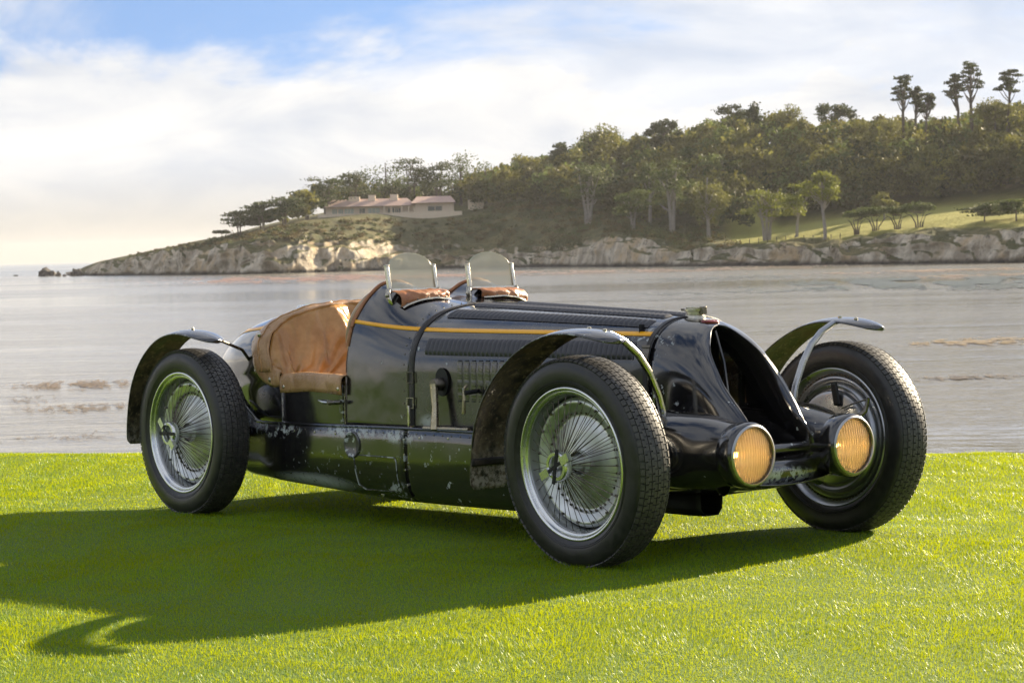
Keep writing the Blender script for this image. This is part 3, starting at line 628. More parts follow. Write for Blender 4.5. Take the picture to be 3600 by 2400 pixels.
# ------------------------------------------------------------------ sea haze
def haze():
    mt = bpy.data.materials.new('sea_haze'); mt.use_nodes = True; t = mt.node_tree; t.nodes.clear(); o = t.nodes.new('ShaderNodeOutputMaterial'); v = t.nodes.new('ShaderNodeVolumePrincipled')
    v.inputs['Color'].default_value = (.93, .94, .96, 1); v.inputs['Density'].default_value = HAZE; v.inputs['Anisotropy'].default_value = .1; t.links.new(v.outputs[0], o.inputs['Volume'])
    z0, z1 = WATER_Z-3.5, 84.; b = MB().box((0, 4150, (z0+z1)/2), (26000, 9900, z1-z0)).build('haze', mt, None, 0); b['kind'] = 'stuff'; tag(b, 'thin sea haze over the bay and headland', 'haze')
HAZE = .00008
haze()
# ------------------------------------------------------------------ trees behind the photographer (seen only as reflections in the paint)
def shore_trees():
    g = np.random.default_rng(31); Vs, Fs, Cs = [], [], []; b0 = 0
    for i in range(46):
        a = R(-150+i*5.2+g.normal()*1.5); r = g.uniform(48, 62); b = np.array((r*math.sin(a+R(60)) if False else r*math.cos(a-R(20)), r*math.sin(a-R(20)), 0.))
        if b[1] > -12: continue
        h = g.uniform(7, 12); C = crown_clumps('dome', h, h*.95, g); cen = np.concatenate([clump(c, q, 24, g, f) for c, q, f in C])+b; V, F = leaf_quads(cen, g.uniform(.7, 1.3, len(cen)), g)
        cl = np.ones((len(V), 4)); cl[:, :3] *= g.uniform(.7, 1.2); Vs.append(V); Fs.append(F+b0); Cs.append(cl); b0 += len(V)
    o = link('tree_belt', np_mesh('tree_belt', np.concatenate(Vs), np.concatenate(Fs), M_CYP, False, np.concatenate(Cs))); tag(o, 'belt of trees behind the lawn on the near shore', 'trees', kind='stuff')
shore_trees()
# ================================================================== the car (local frame: +X forward, +Y its left, Z up)
car = empty('vintage_racing_car', CAR)
tag(car, 'worn black open vintage racing car with tan leather cockpit parked on the lawn', 'racing car')
ZS = .60
hood_w = pc([-.45, .015, .4, .8, 1.17, 1.3], [.435, .415, .367, .304, .238, .205])
hood_top = pc([-.45, .015, .6, 1.17, 1.3], [.905, .882, .853, .822, .81])
def hood(x, t):                      # t 0 = crown, .75 = spring line, 1 = sill
    W_, T_ = float(hood_w(x)), float(hood_top(x))
    if t <= .75:
        f = t/.75*math.pi/2; return Vector((x, W_*math.sin(f)**(2/2.6), ZS+(T_-ZS)*math.cos(f)**(2/2.6)))
    k = (t-.75)/.25; return Vector((x, W_*(1+.012*k), ZS-(ZS-.385)*k))
ry = pc([0, .1, .2, .3, .38, .46, .54, .62, .68, .75, 1], [0, .07, .14, .21, .272, .33, .374, .406, .421, .431, .44])
rz = pc([0, .1, .2, .3, .38, .46, .54, .62, .68, .75, 1], [.905, .925, .963, .979, .968, .925, .868, .807, .745, .65, .385])
def cowl(x, t):
    a = hood(x, t); k = sm(.03-x, 0, .40); k2 = k
    return Vector((x, a.y*(1-k2)+float(ry(t))*k2, a.z*(1-k2)+float(rz(t))*k2))
def cowl_edge(t): return -.405+.055*max(0, (float(rz(t))-.65)/.33)
tl_w = pc([-.4, -.9, -1.1, -1.3, -1.5, -1.7, -1.9, -2.02], [.437, .434, .424, .392, .33, .24, .12, .012])
tl_t = pc([-.4, -.9, -1.1, -1.3, -1.5, -1.7, -1.9, -2.02], [.87, .868, .868, .846, .797, .72, .61, .52])
tl_b = pc([-.4, -1.1, -1.5, -2.02], [.385, .38, .36, .44])
def tail(x, t):
    W_, T_, B_ = float(tl_w(x)), float(tl_t(x)), float(tl_b(x)); zs = B_+(T_-B_)*.52
    if t <= .75:
        f = t/.75*math.pi/2; return Vector((x, W_*math.sin(f)**(2/2.5), zs+(T_-zs)*math.cos(f)**(2/2.5)))
    k = (t-.75)/.25; return Vector((x, W_*(1-.05*k*k), zs-(zs-B_)*k))
def frame(S, x, t, side):            # surface frame on a panel, side -1 = car's right
    p = S(x, t); e = 1e-3
    dx = (S(x+e, t)-S(x-e, t)).normalized(); t0, t1 = max(0, t-e), min(1, t+e); dt = (S(x, t1)-S(x, t0)).normalized()
    p, dx, dt = [Vector((q.x, q.y*side, q.z)) for q in (p, dx, dt)]
    n = dx.cross(dt); n = n if n.dot(Vector((0, p.y, p.z-.5))) > 0 else -n
    return p, dx, dt, n.normalized()
def fmat(p, dx, dt, n):
    dx = dx.normalized(); n = n.normalized(); dt = n.cross(dx).normalized()
    m = Matrix((dx, dt, n)).transposed().to_4x4(); m.translation = p; return m
def find_t(S, x, z, lo=.02, hi=.98):
    for _ in range(40):
        m = (lo+hi)/2
        if S(x, m).z > z: lo = m
        else: hi = m
    return (lo+hi)/2
TT = np.concatenate([np.linspace(0, .12, 7), np.linspace(.12, .75, 34)[1:], np.linspace(.75, 1, 8)[1:]])
def panel(S, xs, ts=TT, sides=(-1, 1)):  # full-width skin
    rows = []
    for x in xs:
        rows.append([(lambda q: (q.x, -q.y, q.z))(S(x, t)) for t in ts[::-1]]+[tuple(S(x, t)) for t in ts[1:]])
    return rows
# bonnet, scuttle, tail
bonnet = MB().grid(panel(hood, np.linspace(.012, 1.185, 48))).orient((.5, 0, .4)).build('bonnet', M_PAINT_HOOD, car, 40, solid=.004, off=-1)
rows = []
for i in range(31):
    k = i/30; row = []
    for sgn, ts in ((-1, TT[::-1]), (1, TT[1:])):
        for t in ts:
            x = .004*(1-k)+cowl_edge(t)*k; q = cowl(x, t); row.append((q.x, q.y*sgn, q.z))
    rows.append(row)
scuttle = MB().grid(rows).orient((-.2, 0, .4)).build('scuttle', paint('scuttle_paint', .73, [((-.03, -.42, .42), (.1, .04, .04), .55)], .15), car, 40, solid=.006, off=-1)
# brown beading round the cockpit edge of the scuttle
for sgn in (-1, 1):
    pth = []
    for t in np.linspace(.02, .70, 40):
        q = cowl(cowl_edge(t), t); pth.append((q.x-.004, q.y*sgn, q.z+.001))
    MB().tube(pth, .0085, 8).build('beading', M_LEATHER_RED, scuttle)
def x_open(t):                       # where the tail skin starts (rear edge of the cockpit opening)
    z = tail(-1.0, t).z
    return -.93-.05*sm(z, .62, .74)*(1-sm(z, .80, .86)) if z > .60 else -.44+(-.93+.44)*sm(z, .555, .6)
rows = []
for i in range(41):
    k = (i/40)**1.0; row = []
    for sgn, ts in ((-1, TT[::-1]), (1, TT[1:])):
        for t in ts:
            x0 = x_open(t); q = tail(x0+(-2.02-x0)*k, t); row.append((q.x, q.y*sgn, q.z))
    rows.append(row)
tail_o = MB().grid(rows).orient((-1.3, 0, .4)).build('tail', paint('tail_paint', .72, [], .09), car, 40, solid=.004, off=-1)
# door and its seams
def door_panel(sgn, door):
    rows = [[(x, sgn*(.4415+.002*math.sin(3*z)), z) for z in np.linspace(.388, .565, 8)] for x in np.linspace(-.860, -.412, 12)]
    o = MB().grid(rows, flip=sgn > 0).build('door', M_PAINT_SKIRT, car, 40, solid=.008, off=0, bevel=.002); return o
door = door_panel(-1, True); door_panel(1, True)
for x in (-.868, -.406):
    MB().box((x, -.4395, .474), (.004, .006, .175)).build('seam', metal('chipped_edge_%d' % int(-x*100), (.5, .5, .48), .4) if x < -.8 else M_STEEL, door)
h = MB().tube([(-.57, -.458, .497), (-.53, -.462, .490), (-.48, -.463, .489)], [.003, .0075, .006], 8).build('handle', M_ALU, door)
MB().tube([(-.485, -.442, .489), (-.485, -.470, .489)], .009, 10).tube([(-.485, -.463, .489), (-.40, -.463, .494)], [.010, .007], 8).build('latch', M_IRON, door)
# ----- lower skirt
sk_y = [.437, .452, .458, .462, .462, .458, .446, .425, .385, .31, .0]
sk_z = [.392, .390, .382, .345, .27, .215, .165, .135, .113, .102, .10]
sk_f = pc([-1.25, -1.1, -.95, .3, .62, .7], [.95, .97, 1., 1., .99, .96])
sk_b = pc([-1.25, -1.1, -.8, -.4, 0, .7], [.105, .098, .085, .070, .058, .065])     # drop below nominal
def skirt_pt(x, j):
    z = sk_z[j]; up = .05*sm(-x, 1.02, 1.22)*1.6*(1 if j < 3 else 0)
    zb = .10+ (float(sk_b(x))-.065)
    z2 = .39+(z-.39)*((.39-zb)/(.39-.10)); z2 += .012*sm(x, -.9, .3)*(j < 4)
    return (x, sk_y[j]*float(sk_f(x)), z2+up)
def skirt(x0, x1, n, name):
    rows = [[(lambda q: (q[0], -q[1], q[2]))(skirt_pt(x, j)) for j in range(len(sk_y))]+[skirt_pt(x, j) for j in reversed(range(len(sk_y)-1))] for x in np.linspace(x0, x1, n)]
    return MB().grid(rows, flip=True).orient(((x0+x1)/2, 0, .3)).build(name, M_PAINT_SKIRT, car, 45, solid=.004, off=-1)
sk1 = skirt(-1.23, .018, 40, 'side_skirt'); sk2 = skirt(.022, .70, 24, 'side_skirt')
# rolled top edge of the skirt, running up behind the rear wheel
pth = [(-1.30, -.40, .53), (-1.255, -.405, .475), (-1.21, -.415, .432), (-1.14, -.432, .404), (-1.05, -.446, .393)]+[(x, -.4545, .392+.012*sm(x, -.9, .3)) for x in np.linspace(-.95, .60, 20)]
for s_ in (-1, 1): MB().tube([(a, b*-s_, c) for a, b, c in pth], .0065, 8).build('rolled_edge', M_PAINT_SKIRT, sk1)
# inspection panel with raised chipped border
pan = []
for (x, z) in [(-.31, .285), (-.045, .285), (-.035, .27), (-.035, .175), (-.06, .150), (-.28, .143), (-.312, .165), (-.322, .27)]: pan.append((x, -.4635 if z > .2 else -.452, z))
def skin_y(z, x=-.2):
    ys = [skirt_pt(x, j)[1] for j in range(2, 9)]; zs_ = [skirt_pt(x, j)[2] for j in range(2, 9)]
    return float(np.interp(-z, [-q for q in zs_], ys))
pl_ = [Vector((x, -skin_y(z)-.0015, z)) for x, _, z in pan]
loop = []
for i in range(len(pl_)):
    a, b = pl_[i], pl_[(i+1) % len(pl_)]
    for k in range(6):
        q = a.lerp(b, k/6); loop.append(Vector((q.x, -skin_y(q.z)-.001, q.z)))
mb = MB()
for i in range(len(loop)): mb.tube([loop[i], loop[(i+1) % len(loop)]], .0022, 5)
mb.build('inspection_panel', paint('panel_border', .50, [], .3), sk1)
MB().tube([(.02, -skin_y(z, .0)-.001, z) for z in np.linspace(.39, .13, 14)], .003, 6).build('joint_strip', M_PAINT_SKIRT, sk2)
for x, z in [(.02, .36), (.02, .30), (.02, .24), (.02, .18), (-.19, .128), (.0, .125), (-.33, .365), (-.6, .365), (-.75, .365), (-.45, .365), (.12, .37), (.3, .375)]:
    MB().ball((x, -skin_y(z)-.001, z), .0055 if z > .14 else .012, 4, (1, .5, 1)).build('rivet', M_STEEL, sk1 if x < 0 else sk2)
MB().lathe([(0, .0), (.04, .0), (.05, -.004), (.055, -.002), (.055, .004)], 24, 'Y', (-.33, -.464, .325)).build('round_plate', paint('plate_paint', .55, [], .3), sk1)
# chassis floor and front undertray, sump
MB().grid([[(x, y, .150+.02*abs(y)) for y in np.linspace(-.36, .36, 6)] for x in (-1.1, -.6, 0, .6, 1.1)]).build('floor_pan', M_BLACK, car, solid=.004)
MB().grid([[(x, y, z+.05*(abs(y)/.36)**2) for y in np.linspace(-wd, wd, 9)] for x, z, wd in ((.6, .15, .42), (1.0, .175, .36), (1.3, .195, .34), (1.5, .215, .30), (1.62, .24, .24))]).build('undertray', M_PAINT, car, 40, solid=.004)
MB().grid([[(x, y*k, z) for y, z in ((-.11, .19), (-.105, .135), (-.08, .112), (.0, .112), (.025, .135), (.03, .19))] for x, k in ((.95, .9), (1.0, 1), (1.22, 1), (1.26, .92), (1.28, .8))]).build('sump', M_BLACK, car, 30, solid=.003)
# ----- radiator cowl (nose)
op = [(1.298, .0, .792), (1.305, .025, .788), (1.320, .058, .770), (1.339, .081, .748), (1.357, .102, .726), (1.385, .124, .692), (1.43, .139, .635), (1.466, .145, .585), (1.502, .142, .541), (1.535, .138, .503), (1.566, .136, .466), (1.592, .142, .425), (1.606, .152, .385), (1.606, .158, .352), (1.592, .150, .330)]
op = np.array(op); cum = np.concatenate([[0], np.cumsum(np.linalg.norm(np.diff(op, axis=0), axis=1))]); cum /= cum[-1]
fo = [pc(cum, op[:, k]) for k in range(3)]
def nose_base(k):                    # strap section, k 0..1 crown -> low
    t = .02 if k == 0 else k*.97
    q = hood(1.18, min(k*.92, .98)); return q
def nose(k, m):
    a = nose_base(k); a = Vector((1.18, a.y, a.z)); b = Vector((float(fo[0](k)), float(fo[1](k)), float(fo[2](k))))
    d = b-a; L_ = d.length
    c = a+Vector((d.x*.72, d.y*.12, d.z*.30)) if k > .06 else a+Vector((d.x*.6, 0, d.z*.3))
    c.y = max(c.y, b.y) if k > .1 else c.y
    if k > .55: c.y += .02*(k-.55)
    return a*(1-m)**2+c*(2*m*(1-m))+b*m*m
ks = np.concatenate([np.linspace(0, .1, 8), np.linspace(.1, 1, 40)[1:]])
rows = []
for m in np.linspace(0, 1, 18):
    rows.append([(lambda q: (q.x, -q.y, q.z))(nose(k, m)) for k in ks[::-1]]+[tuple(nose(k, m)) for k in ks[1:]])
# lip turned into the duct
lip = rows[-1]
for dx, sc in ((-.006, .972), (-.05, .93), (-.16, .96)):
    rows.append([(x+dx, y*sc, .56+(z-.56)*(sc if z > .56 else 1)) for x, y, z in lip])
nose_o = MB().grid(rows, flip=True).orient((1.2, 0, .5)).build('radiator_cowl', paint('nose_paint', .705, [((1.22, -.2, .73), (.07, .09, .06), .55)], .12), car, 45, solid=.004, off=-1)
MB().tube([Vector(lip[i])+Vector((.001, 0, 0)) for i in range(len(lip))], .0026, 6).build('edge_bead', M_PAINT, nose_o)
MB().grid([[(1.10, y, z) for z in np.linspace(.2, .80, 4)] for y in np.linspace(-.2, .2, 4)]).build('radiator_core', M_BLACK, car)
MB().tube([(1.285, .0, .77), (1.325, .0, .66), (1.35, .0, .50), (1.36, .0, .34)], .007, 8).build('duct_bar', M_PAINT, car)  # thin upright bar down the middle of the nose opening
MB().tube([(1.575, -.165, .362), (1.575, .165, .362)], .018, 14).build('cross_tube', M_PAINT, car)
# front fairing: two lamp pods, joined by a low front bar
def pod_row(x, cy, cz, hw, hh, e, s_, n=36):
    r = []
    for i in range(n):
        a = 2*math.pi*i/n; c, s2 = math.cos(a), math.sin(a)
        r.append((x, s_*(cy+hw*math.copysign(abs(c)**(2/e), c)), cz+hh*math.copysign(abs(s2)**(2/e), s2)))
    return r
pod_st = [(.98, .25, .37, .13, .10, 2.6), (1.10, .275, .375, .165, .118, 2.8), (1.22, .285, .374, .175, .127, 3.0), (1.34, .285, .372, .172, .131, 3.0), (1.43, .280, .369, .158, .131, 2.8), (1.50, .272, .366, .138, .127, 2.5), (1.56, .262, .364, .115, .118, 2.2), (1.61, .256, .363, .104, .110, 2.0), (1.655, .253, .362, .100, .104, 2.0)]
ppx = [pc([q[0] for q in pod_st], [q[k] for q in pod_st]) for k in range(1, 6)]
pods = []
for s_ in (-1, 1):
    rows = [pod_row(x, *[float(f(x)) for f in ppx], s_) for x in np.linspace(.98, 1.655, 26)]
    pods.append(MB().grid(rows, cv=True, flip=s_ < 0).orient((1.3, .27*s_, .37)).build('lamp_pod', M_PAINT_APRON, car, 50, solid=.003, off=-1))
rows = []
for y in np.linspace(-.24, .24, 25):
    k = (y/.24)**2; row = []
    for i in range(20):
        a = 2*math.pi*i/20; row.append((1.565+.045*math.cos(a)-.02*k, y, .283+.008*k+(.048+.03*k*k)*math.sin(a)))
    rows.append(row)
MB().grid(rows, cv=True).build('front_bar', M_PAINT_APRON, car, 60)
# wide axle fairing between the pods and under the nose
MB().grid([[(x, y, z) for y, z in ((-.30, .33), (-.26, .262), (-.12, .236), (0, .232), (.12, .236), (.26, .262), (.30, .33))] for x in np.linspace(1.0, 1.585, 8)]).build('front_apron', M_PAINT_APRON, car, 50, solid=.004)
# headlamps
def lens_mat():
    q = NT('headlamp_lens'); gl = q.n('ShaderNodeBsdfGlass'); gl.inputs[0].default_value = (1, .93, .78, 1); gl.inputs['Roughness'].default_value = .05; gl.inputs['IOR'].default_value = 1.4
    df = q.n('ShaderNodeBsdfTranslucent'); df.inputs[0].default_value = (.92, .86, .74, 1); d2 = q.n('ShaderNodeBsdfDiffuse'); d2.inputs[0].default_value = (.80, .74, .62, 1)
    m0 = q.n('ShaderNodeMixShader'); m0.inputs[0].default_value = .5; q.l(df.outputs[0], m0.inputs[1]); q.l(d2.outputs[0], m0.inputs[2])
    m1 = q.n('ShaderNodeMixShader'); m1.inputs[0].default_value = .26; q.l(gl.outputs[0], m1.inputs[1]); q.l(m0.outputs[0], m1.inputs[2]); q.l(m1.outputs[0], q.o.inputs[0]); return q.m
M_LENS = lens_mat()
M_REFL = metal('lamp_reflector', (.93, .90, .83), .10)
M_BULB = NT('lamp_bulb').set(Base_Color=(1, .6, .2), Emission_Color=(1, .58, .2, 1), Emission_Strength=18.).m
for s_ in (-1, 1):
    e = empty('headlamp', Matrix.Translation((1.662, .253*s_, .362)) @ Matrix.Diagonal((1, .93, .93, 1)), car)
    MB().lathe([(.112, -.03), (.119, -.02), (.121, .02), (.119, .036), (.112, .044), (.103, .046), (.099, .040), (.099, -.03)], 56, 'X').build('bezel', M_PAINT_APRON, e, 50)
    MB().lathe([(.1120, .0445), (.1090, .0490), (.1045, .0495), (.1015, .043)], 56, 'X').build('rim_ring', M_DRUM, e, 60)
    rows = []
    for i in range(131):
        y = -1+2*i/130; row = []
        for j in range(49):
            z = -1+2*j/48
            # disc mapping
            r = max(abs(y), abs(z)); l = math.hypot(y, z) or 1; k = r/l*.1
            rr2 = (y*k)**2+(z*k)**2
            x = .046-.9*rr2*1.6+(.0020*math.cos(y*k*math.pi*2/.0125) if True else 0)+.0016*(abs(((z*k+.05) % .033)-.0165) < .0022)
            row.append((x, y*k, z*k))
        rows.append(row)
    MB().grid(rows, flip=True).build('lens', M_LENS, e, 80, solid=.003, off=-1)
    MB().lathe([(.0, -.055), (.03, -.052), (.06, -.035), (.085, -.005), (.098, .025)], 40, 'X').build('reflector', M_REFL, e)
    MB().ball((-.025, -.02, .0), .012, 8).build('bulb', M_BULB, e)
# radiator cap and badge
cp = empty('radiator_cap', Matrix.Translation((1.185, 0, .815)), car)
MB().lathe([(.0, .006), (.038, .0), (.036, .012), (.034, .014), (.034, .026), (.04, .028), (.04, .036), (.0, .038)], 32, 'Z').build('filler_neck', M_STEEL, cp)
MB().box((.042, 0, .030), (.018, .022, .028)).build('clamp', M_IRON, cp, bevel=.002); MB().box((-.05, 0, .033), (.03, .02, .008)).build('clamp', M_IRON, cp, bevel=.002)
MB().box((0, 0, .040), (.085, .014, .006)).build('lever', M_STEEL, cp, bevel=.002)
bm_ = Matrix.Translation((1.262, 0, .8075)) @ Matrix.Rotation(R(12), 4, 'Y')
M_RED = NT('red_enamel').set(Base_Color=(.20, .012, .010), Roughness=.18, Coat_Weight=.5).m
badge = MB().lathe([(0, .004), (.8, .003), (1, 0), (1.02, -.004)], 32, 'Z').build('badge', M_RED, car)
badge.matrix_local = bm_ @ Matrix.Diagonal((.022, .042, 1, 1))
cu = bpy.data.curves.new('badge_lettering', 'FONT'); cu.body = 'BUGATTI'; cu.size = .016; cu.align_x = 'CENTER'; cu.align_y = 'CENTER'; cu.extrude = .0006
to = bpy.data.objects.new('tmp_text', cu); COL.objects.link(to); bpy.context.view_layer.update()
tm = bpy.data.meshes.new_from_object(to.evaluated_get(bpy.context.evaluated_depsgraph_get())); bpy.data.objects.remove(to)
tm.materials.clear(); tm.materials.append(NT('white_enamel').set(Base_Color=(.75, .75, .72), Roughness=.3).m)
txt = link('badge_lettering', tm, badge); txt.matrix_local = Matrix.Diagonal((1/.022, 1/.042, 1, 1)) @ Matrix.Translation((0, 0, .0048)) @ Matrix.Rotation(R(90), 4, 'Z')
# ----- yellow line
def stripe(S, xs, zf, parent, hw=.0072):
    for s_ in (-1, 1):
        rows = []
        for x in xs:
            row = []
            for dz in (-hw, hw):
                t = find_t(S, x, zf(x)+dz); p, dx, dt, n = frame(S, x, t, s_); row.append(p+n*.0016)
            rows.append(row)
        MB().grid(rows, flip=s_ < 0).build('yellow_line', M_YELLOW, parent, solid=.0008)
zf = pc([-.40, .03, .6, 1.2], [.822, .786, .775, .765])
stripe(cowl, np.linspace(-.385, .0, 24), zf, scuttle); stripe(hood, np.linspace(.02, 1.16, 50), zf, bonnet)
stripe(tail, np.linspace(-1.0, -1.75, 30), pc([-1.75, -1.44, -1.15, -1.0], [.70, .766, .79, .796]), tail_o)
# ----- louvres
lm = MB()
lr = []
for i in range(7):
    k = i/6; hgt = .0075*math.sin(math.pi*min(1, k*1.15)/1.15)**1 if k < .87 else .0075*.75
    row = []
    for j in range(9):
        e_ = abs(j-4)/4; f = (1-e_**4); row.append(((k-.5)*.0145, (j-4)/4*.5, (.0105*math.sin(k*math.pi*.62))*f))
    lr.append(row)
lr.append([(.0075, (j-4)/4*.5, -.001) for j in range(9)])
lmesh = MB().grid(lr).mesh('louvre', M_RIDGE, 60)
def louvre(S, x, t, s_, length, sx=1.0, shear=0.0):
    p, dx, dt, n = frame(S, x, t, s_)
    m = fmat(p+n*.0005, -dx if True else dx, dt, n) @ Matrix.Diagonal((sx, length, 1, 1))
    link('louvre', lmesh, bonnet, m)
lw_me = MB().grid([[((k-.5)*.024, (j-4)/4*.5, .0014*math.sin(k*math.pi*.75)*(1-(abs(j-4)/4)**6)) for j in range(9)] for k in np.linspace(0, 1, 7)]).mesh('louvre', M_PAINT_HOOD, 60)
slot_me = MB().box((0, 0, .001), (.017, .0045, .003)).mesh('louvre_slot', M_BLACK, 0)
for i in range(45):                                                              # upper side row
    x = .105+i*.0232
    if x > 1.11: break
    louvre(hood, x, find_t(hood, x, .722-.014*(x/1.1)), -1, .068, 1.5)
for i in range(9):                                                               # lower upright row
    x = .285+i*.036; p, dx, dt, n = frame(hood, x, find_t(hood, x, .59), -1); link('louvre', lw_me, bonnet, fmat(p+n*.0004, dx, dt, n) @ Matrix.Diagonal((1, .145, 1, 1)))
    for z in (.667, .513):
        p, dx, dt, n = frame(hood, x, find_t(hood, x, z), -1); link('louvre_slot', slot_me, bonnet, fmat(p+n*.0006, dx, dt, n))
for s_ in (-1, 1):
    for i in range(42):                                                          # two rows on top
        x = .10+i*.0245
        for yy in (.26, .115):
            k = yy*(1-.42*(x/1.1)); t = (math.asin(min(1, (k/float(hood_w(x)))**1.3)))/(math.pi/2)*.75
            louvre(hood, x, t, s_, .085*(1-.3*x), 1.6)
MB().tube([hood(x, 0)+Vector((0, 0, .002)) for x in np.linspace(.02, 1.17, 30)], .004, 6).build('hinge', M_RIDGE, bonnet)
# ----- bonnet straps
def strap(x, w_, t1, parent):
    rows = []
    for xx in (x-w_, x-w_*.8, x+w_*.8, x+w_):
        row = []
        for s_ in (-1, 1):
            for t in (np.linspace(t1, 0, 40) if s_ < 0 else np.linspace(0, t1, 40)[1:]):
                p, dx, dt, n = frame(hood, x, t, s_); q = p+n*(.0045 if abs(xx-x) < w_*.9 else .001); row.append((xx, q.y, q.z))
        rows.append(row)
    return MB().grid(rows).build('bonnet_strap', M_STRAP, parent, 50)
s1 = strap(.018, .016, .97, car); s2 = strap(1.168, .012, .90, car)
for x, o_ in ((.018, s1),):
    for z in (.60, .50):
        t = find_t(hood, x, z); p, dx, dt, n = frame(hood, x, t, -1); m = fmat(p+n*.008, dx, dt, n)
        MB().tube([(-.018, -.02, 0), (.018, -.02, 0), (.018, .02, 0), (-.018, .02, 0), (-.018, -.021, 0)], .0025, 6).build('buckle', M_STEEL if z < .55 else M_IRON, o_, m=m)
p, dx, dt, n = frame(hood, 1.168, find_t(hood, 1.168, .70), -1); m = fmat(p+n*.008, dx, dt, n)
MB().box((0, 0, 0), (.03, .05, .008)).box((0, .02, .004), (.036, .012, .008)).build('buckle', M_IRON, s2, m=m, bevel=.002)
p = frame(hood, .018, find_t(hood, .018, .44), -1)
MB().box((.018, -.434, .44), (.012, .006, .10)).build('strap_end', M_STEEL, s1, bevel=.002)
# ----- levers on the right side
y0 = -.428
MB().lathe([(0, 0), (1, 0)], 28, 'Y', (0, 0, 0)).build('lever_slot', M_BLACK, car, m=Matrix.Translation((.192, -.4015, .585)) @ Matrix.Diagonal((.042, 1, .055, 1)))
lv = MB().tube([(.19, -.438, .578), (.203, -.444, .49), (.212, -.456, .405)], [.018, .014, .018], 10, sx=.9).build('brake_lever', M_BRASS, car)
MB().lathe([(0, -.05), (.020, -.049), (.024, -.042), (.025, 0)], 20, 'Y', (.19, -.395, .577)).build('boss', M_IRON, lv)
MB().tube([(.14, -.452, .408), (.42, -.452, .412)], .009, 8).build('brake_rod', M_BRASS, car)
sl = MB().tube([(.355, -.405, .575), (.362, -.425, .565), (.365, -.43, .52), (.362, -.43, .47)], [.006, .007, .006, .008], 8).build('side_lever', M_BRASS, car)
MB().tube([(.375, -.375, .553), (.37, -.428, .548)], .009, 8).build('knob', M_BLACK, sl)
# ----- windscreens
M_POST = metal('dull_nickel', (.80, .75, .64), .36)
M_EDGE = NT('glass_edge').set(Base_Color=(.55, .58, .48), Roughness=.2).m
def screen(s_):
    cy = .207*s_; ML = Matrix.Translation((-.235, cy, .94)) @ Matrix.Rotation(R(-10), 4, 'Y'); e = empty('windscreen', ML, car)
    gl = [(-.112, .008), (.112, .008), (.112, .085)]
    for i in range(1, 24):
        a = math.pi*i/24; gl.append((.112*math.cos(a), .085+.068*math.sin(a)**.9))
    gl.append((-.112, .085))
    mb = MB(); n = len(gl); mb.add([(0, y, z) for y, z in gl], [tuple(range(n))]); mb.build('pane', M_GLASS, e, 0, solid=.004, off=0)
    pts = [Vector((0, y, z)) for y, z in gl[2:]]
    MB().tube(pts, .0016, 6).build('edge_strip', M_EDGE, e)
    for k in (-1, 1):
        MB().box((0, .118*k, .045), (.016, .014, .112)).box((0, .118*k, .103), (.019, .016, .006)).build('post', M_POST, e, bevel=.0015)
    MB().box((0, 0, .002), (.016, .246, .013)).build('bottom_bar', M_POST, e, bevel=.0015)
    for k in (-1, 1):
        b_ = MB(); b_.add([(-.012, .126*k, .01), (.012, .126*k, .01), (.022, .128*k, -.06), (.004, .128*k, -.075), (-.02, .128*k, -.03)], [(0, 1, 2, 3, 4)])
        br = b_.build('bracket', M_STEEL, e, solid=.004); MB().lathe([(0, -.012), (.01, -.01), (.011, .0), (.0, .012)], 14, 'Y', (0, .128*k, -.018)).build('thumb_screw', M_STEEL, e) if False else MB().ball((0, .134*k, -.018), .009, 6).build('thumb_screw', M_STEEL, e)
    # leather flap down to the scuttle
    inv = ML.inverted(); rows = []; foot = []
    for i in range(33):
        k = -1+2*i/32; y = cy+.122*k
        x = -.135-.02*k*k
        # height on scuttle
        t = .3
        lo, hi = 0., .7
        for _ in range(30):
            m = (lo+hi)/2
            if cowl(x, m).y < abs(y): lo = m
            else: hi = m
        g_ = Vector((x, y, cowl(x, lo).z)); foot.append(g_)
        top = ML @ Vector((.010, .118*k, -.002)); row = []
        for j in range(13):
            f = j/12; q = top.lerp(g_+Vector((0, 0, .004)), f); q.x += .030*math.sin(math.pi*f)+.006*mnoise.noise((k*4+s_*9, f*5, 1)); q.z += .012*math.sin(math.pi*f)+.006*mnoise.noise((k*5, f*4, 7+s_))
            row.append(inv @ q)
        rows.append(row)
    MB().grid(rows).build('leather_flap', M_LEATHER_RED, e, 60, solid=.003)
    rows = [[inv @ (q+Vector((dx, 0, dz))) for dx, dz in ((-.012, .004), (-.010, .0075), (.014, .0065), (.018, .001))] for q in foot]
    ft = MB().grid(rows).build('foot_strip', M_STEEL, e, 60)
    for i in (3, 9, 16, 23, 29): MB().ball(inv @ (foot[i]+Vector((.004, 0, .008))), .004, 4).build('screw', M_IRON, e)
screen(-1); screen(1)
# ----- cockpit: leather rim, upholstery, door flap
bd = []
for i in range(9):
    f = i/8; row = []
    for t in np.linspace(find_t(tail, -1.0, .608), 0, 40):
        x0 = x_open(t); z = tail(-1., t).z; wd = .165*(.68+.32*sm(z, .86, .70)); 
        x = x0+.006-wd*f
        p, dx, dt, n = frame(tail, x, t, -1); row.append(p+n*(.005+.026*math.sin(math.pi*min(1, .12+f*.88))**.5+.006*mnoise.noise((x*16, t*26, 2))))
    rw = [q.copy() for q in row]; row += [Vector((q.x, -q.y, q.z)) for q in reversed(rw[:-1])]
    bd.append(row)
rim = MB().grid(bd, flip=True).orient((-1., 0, .4)).build('cockpit_rim', M_LEATHER, car, 70, solid=.006, off=-1)
seamp = [Vector(q)+Vector((0, 0, .001)) for q in bd[3]]; MB().tube(seamp, .0028, 6).build('piping', M_LEATHER_SEAT, rim)
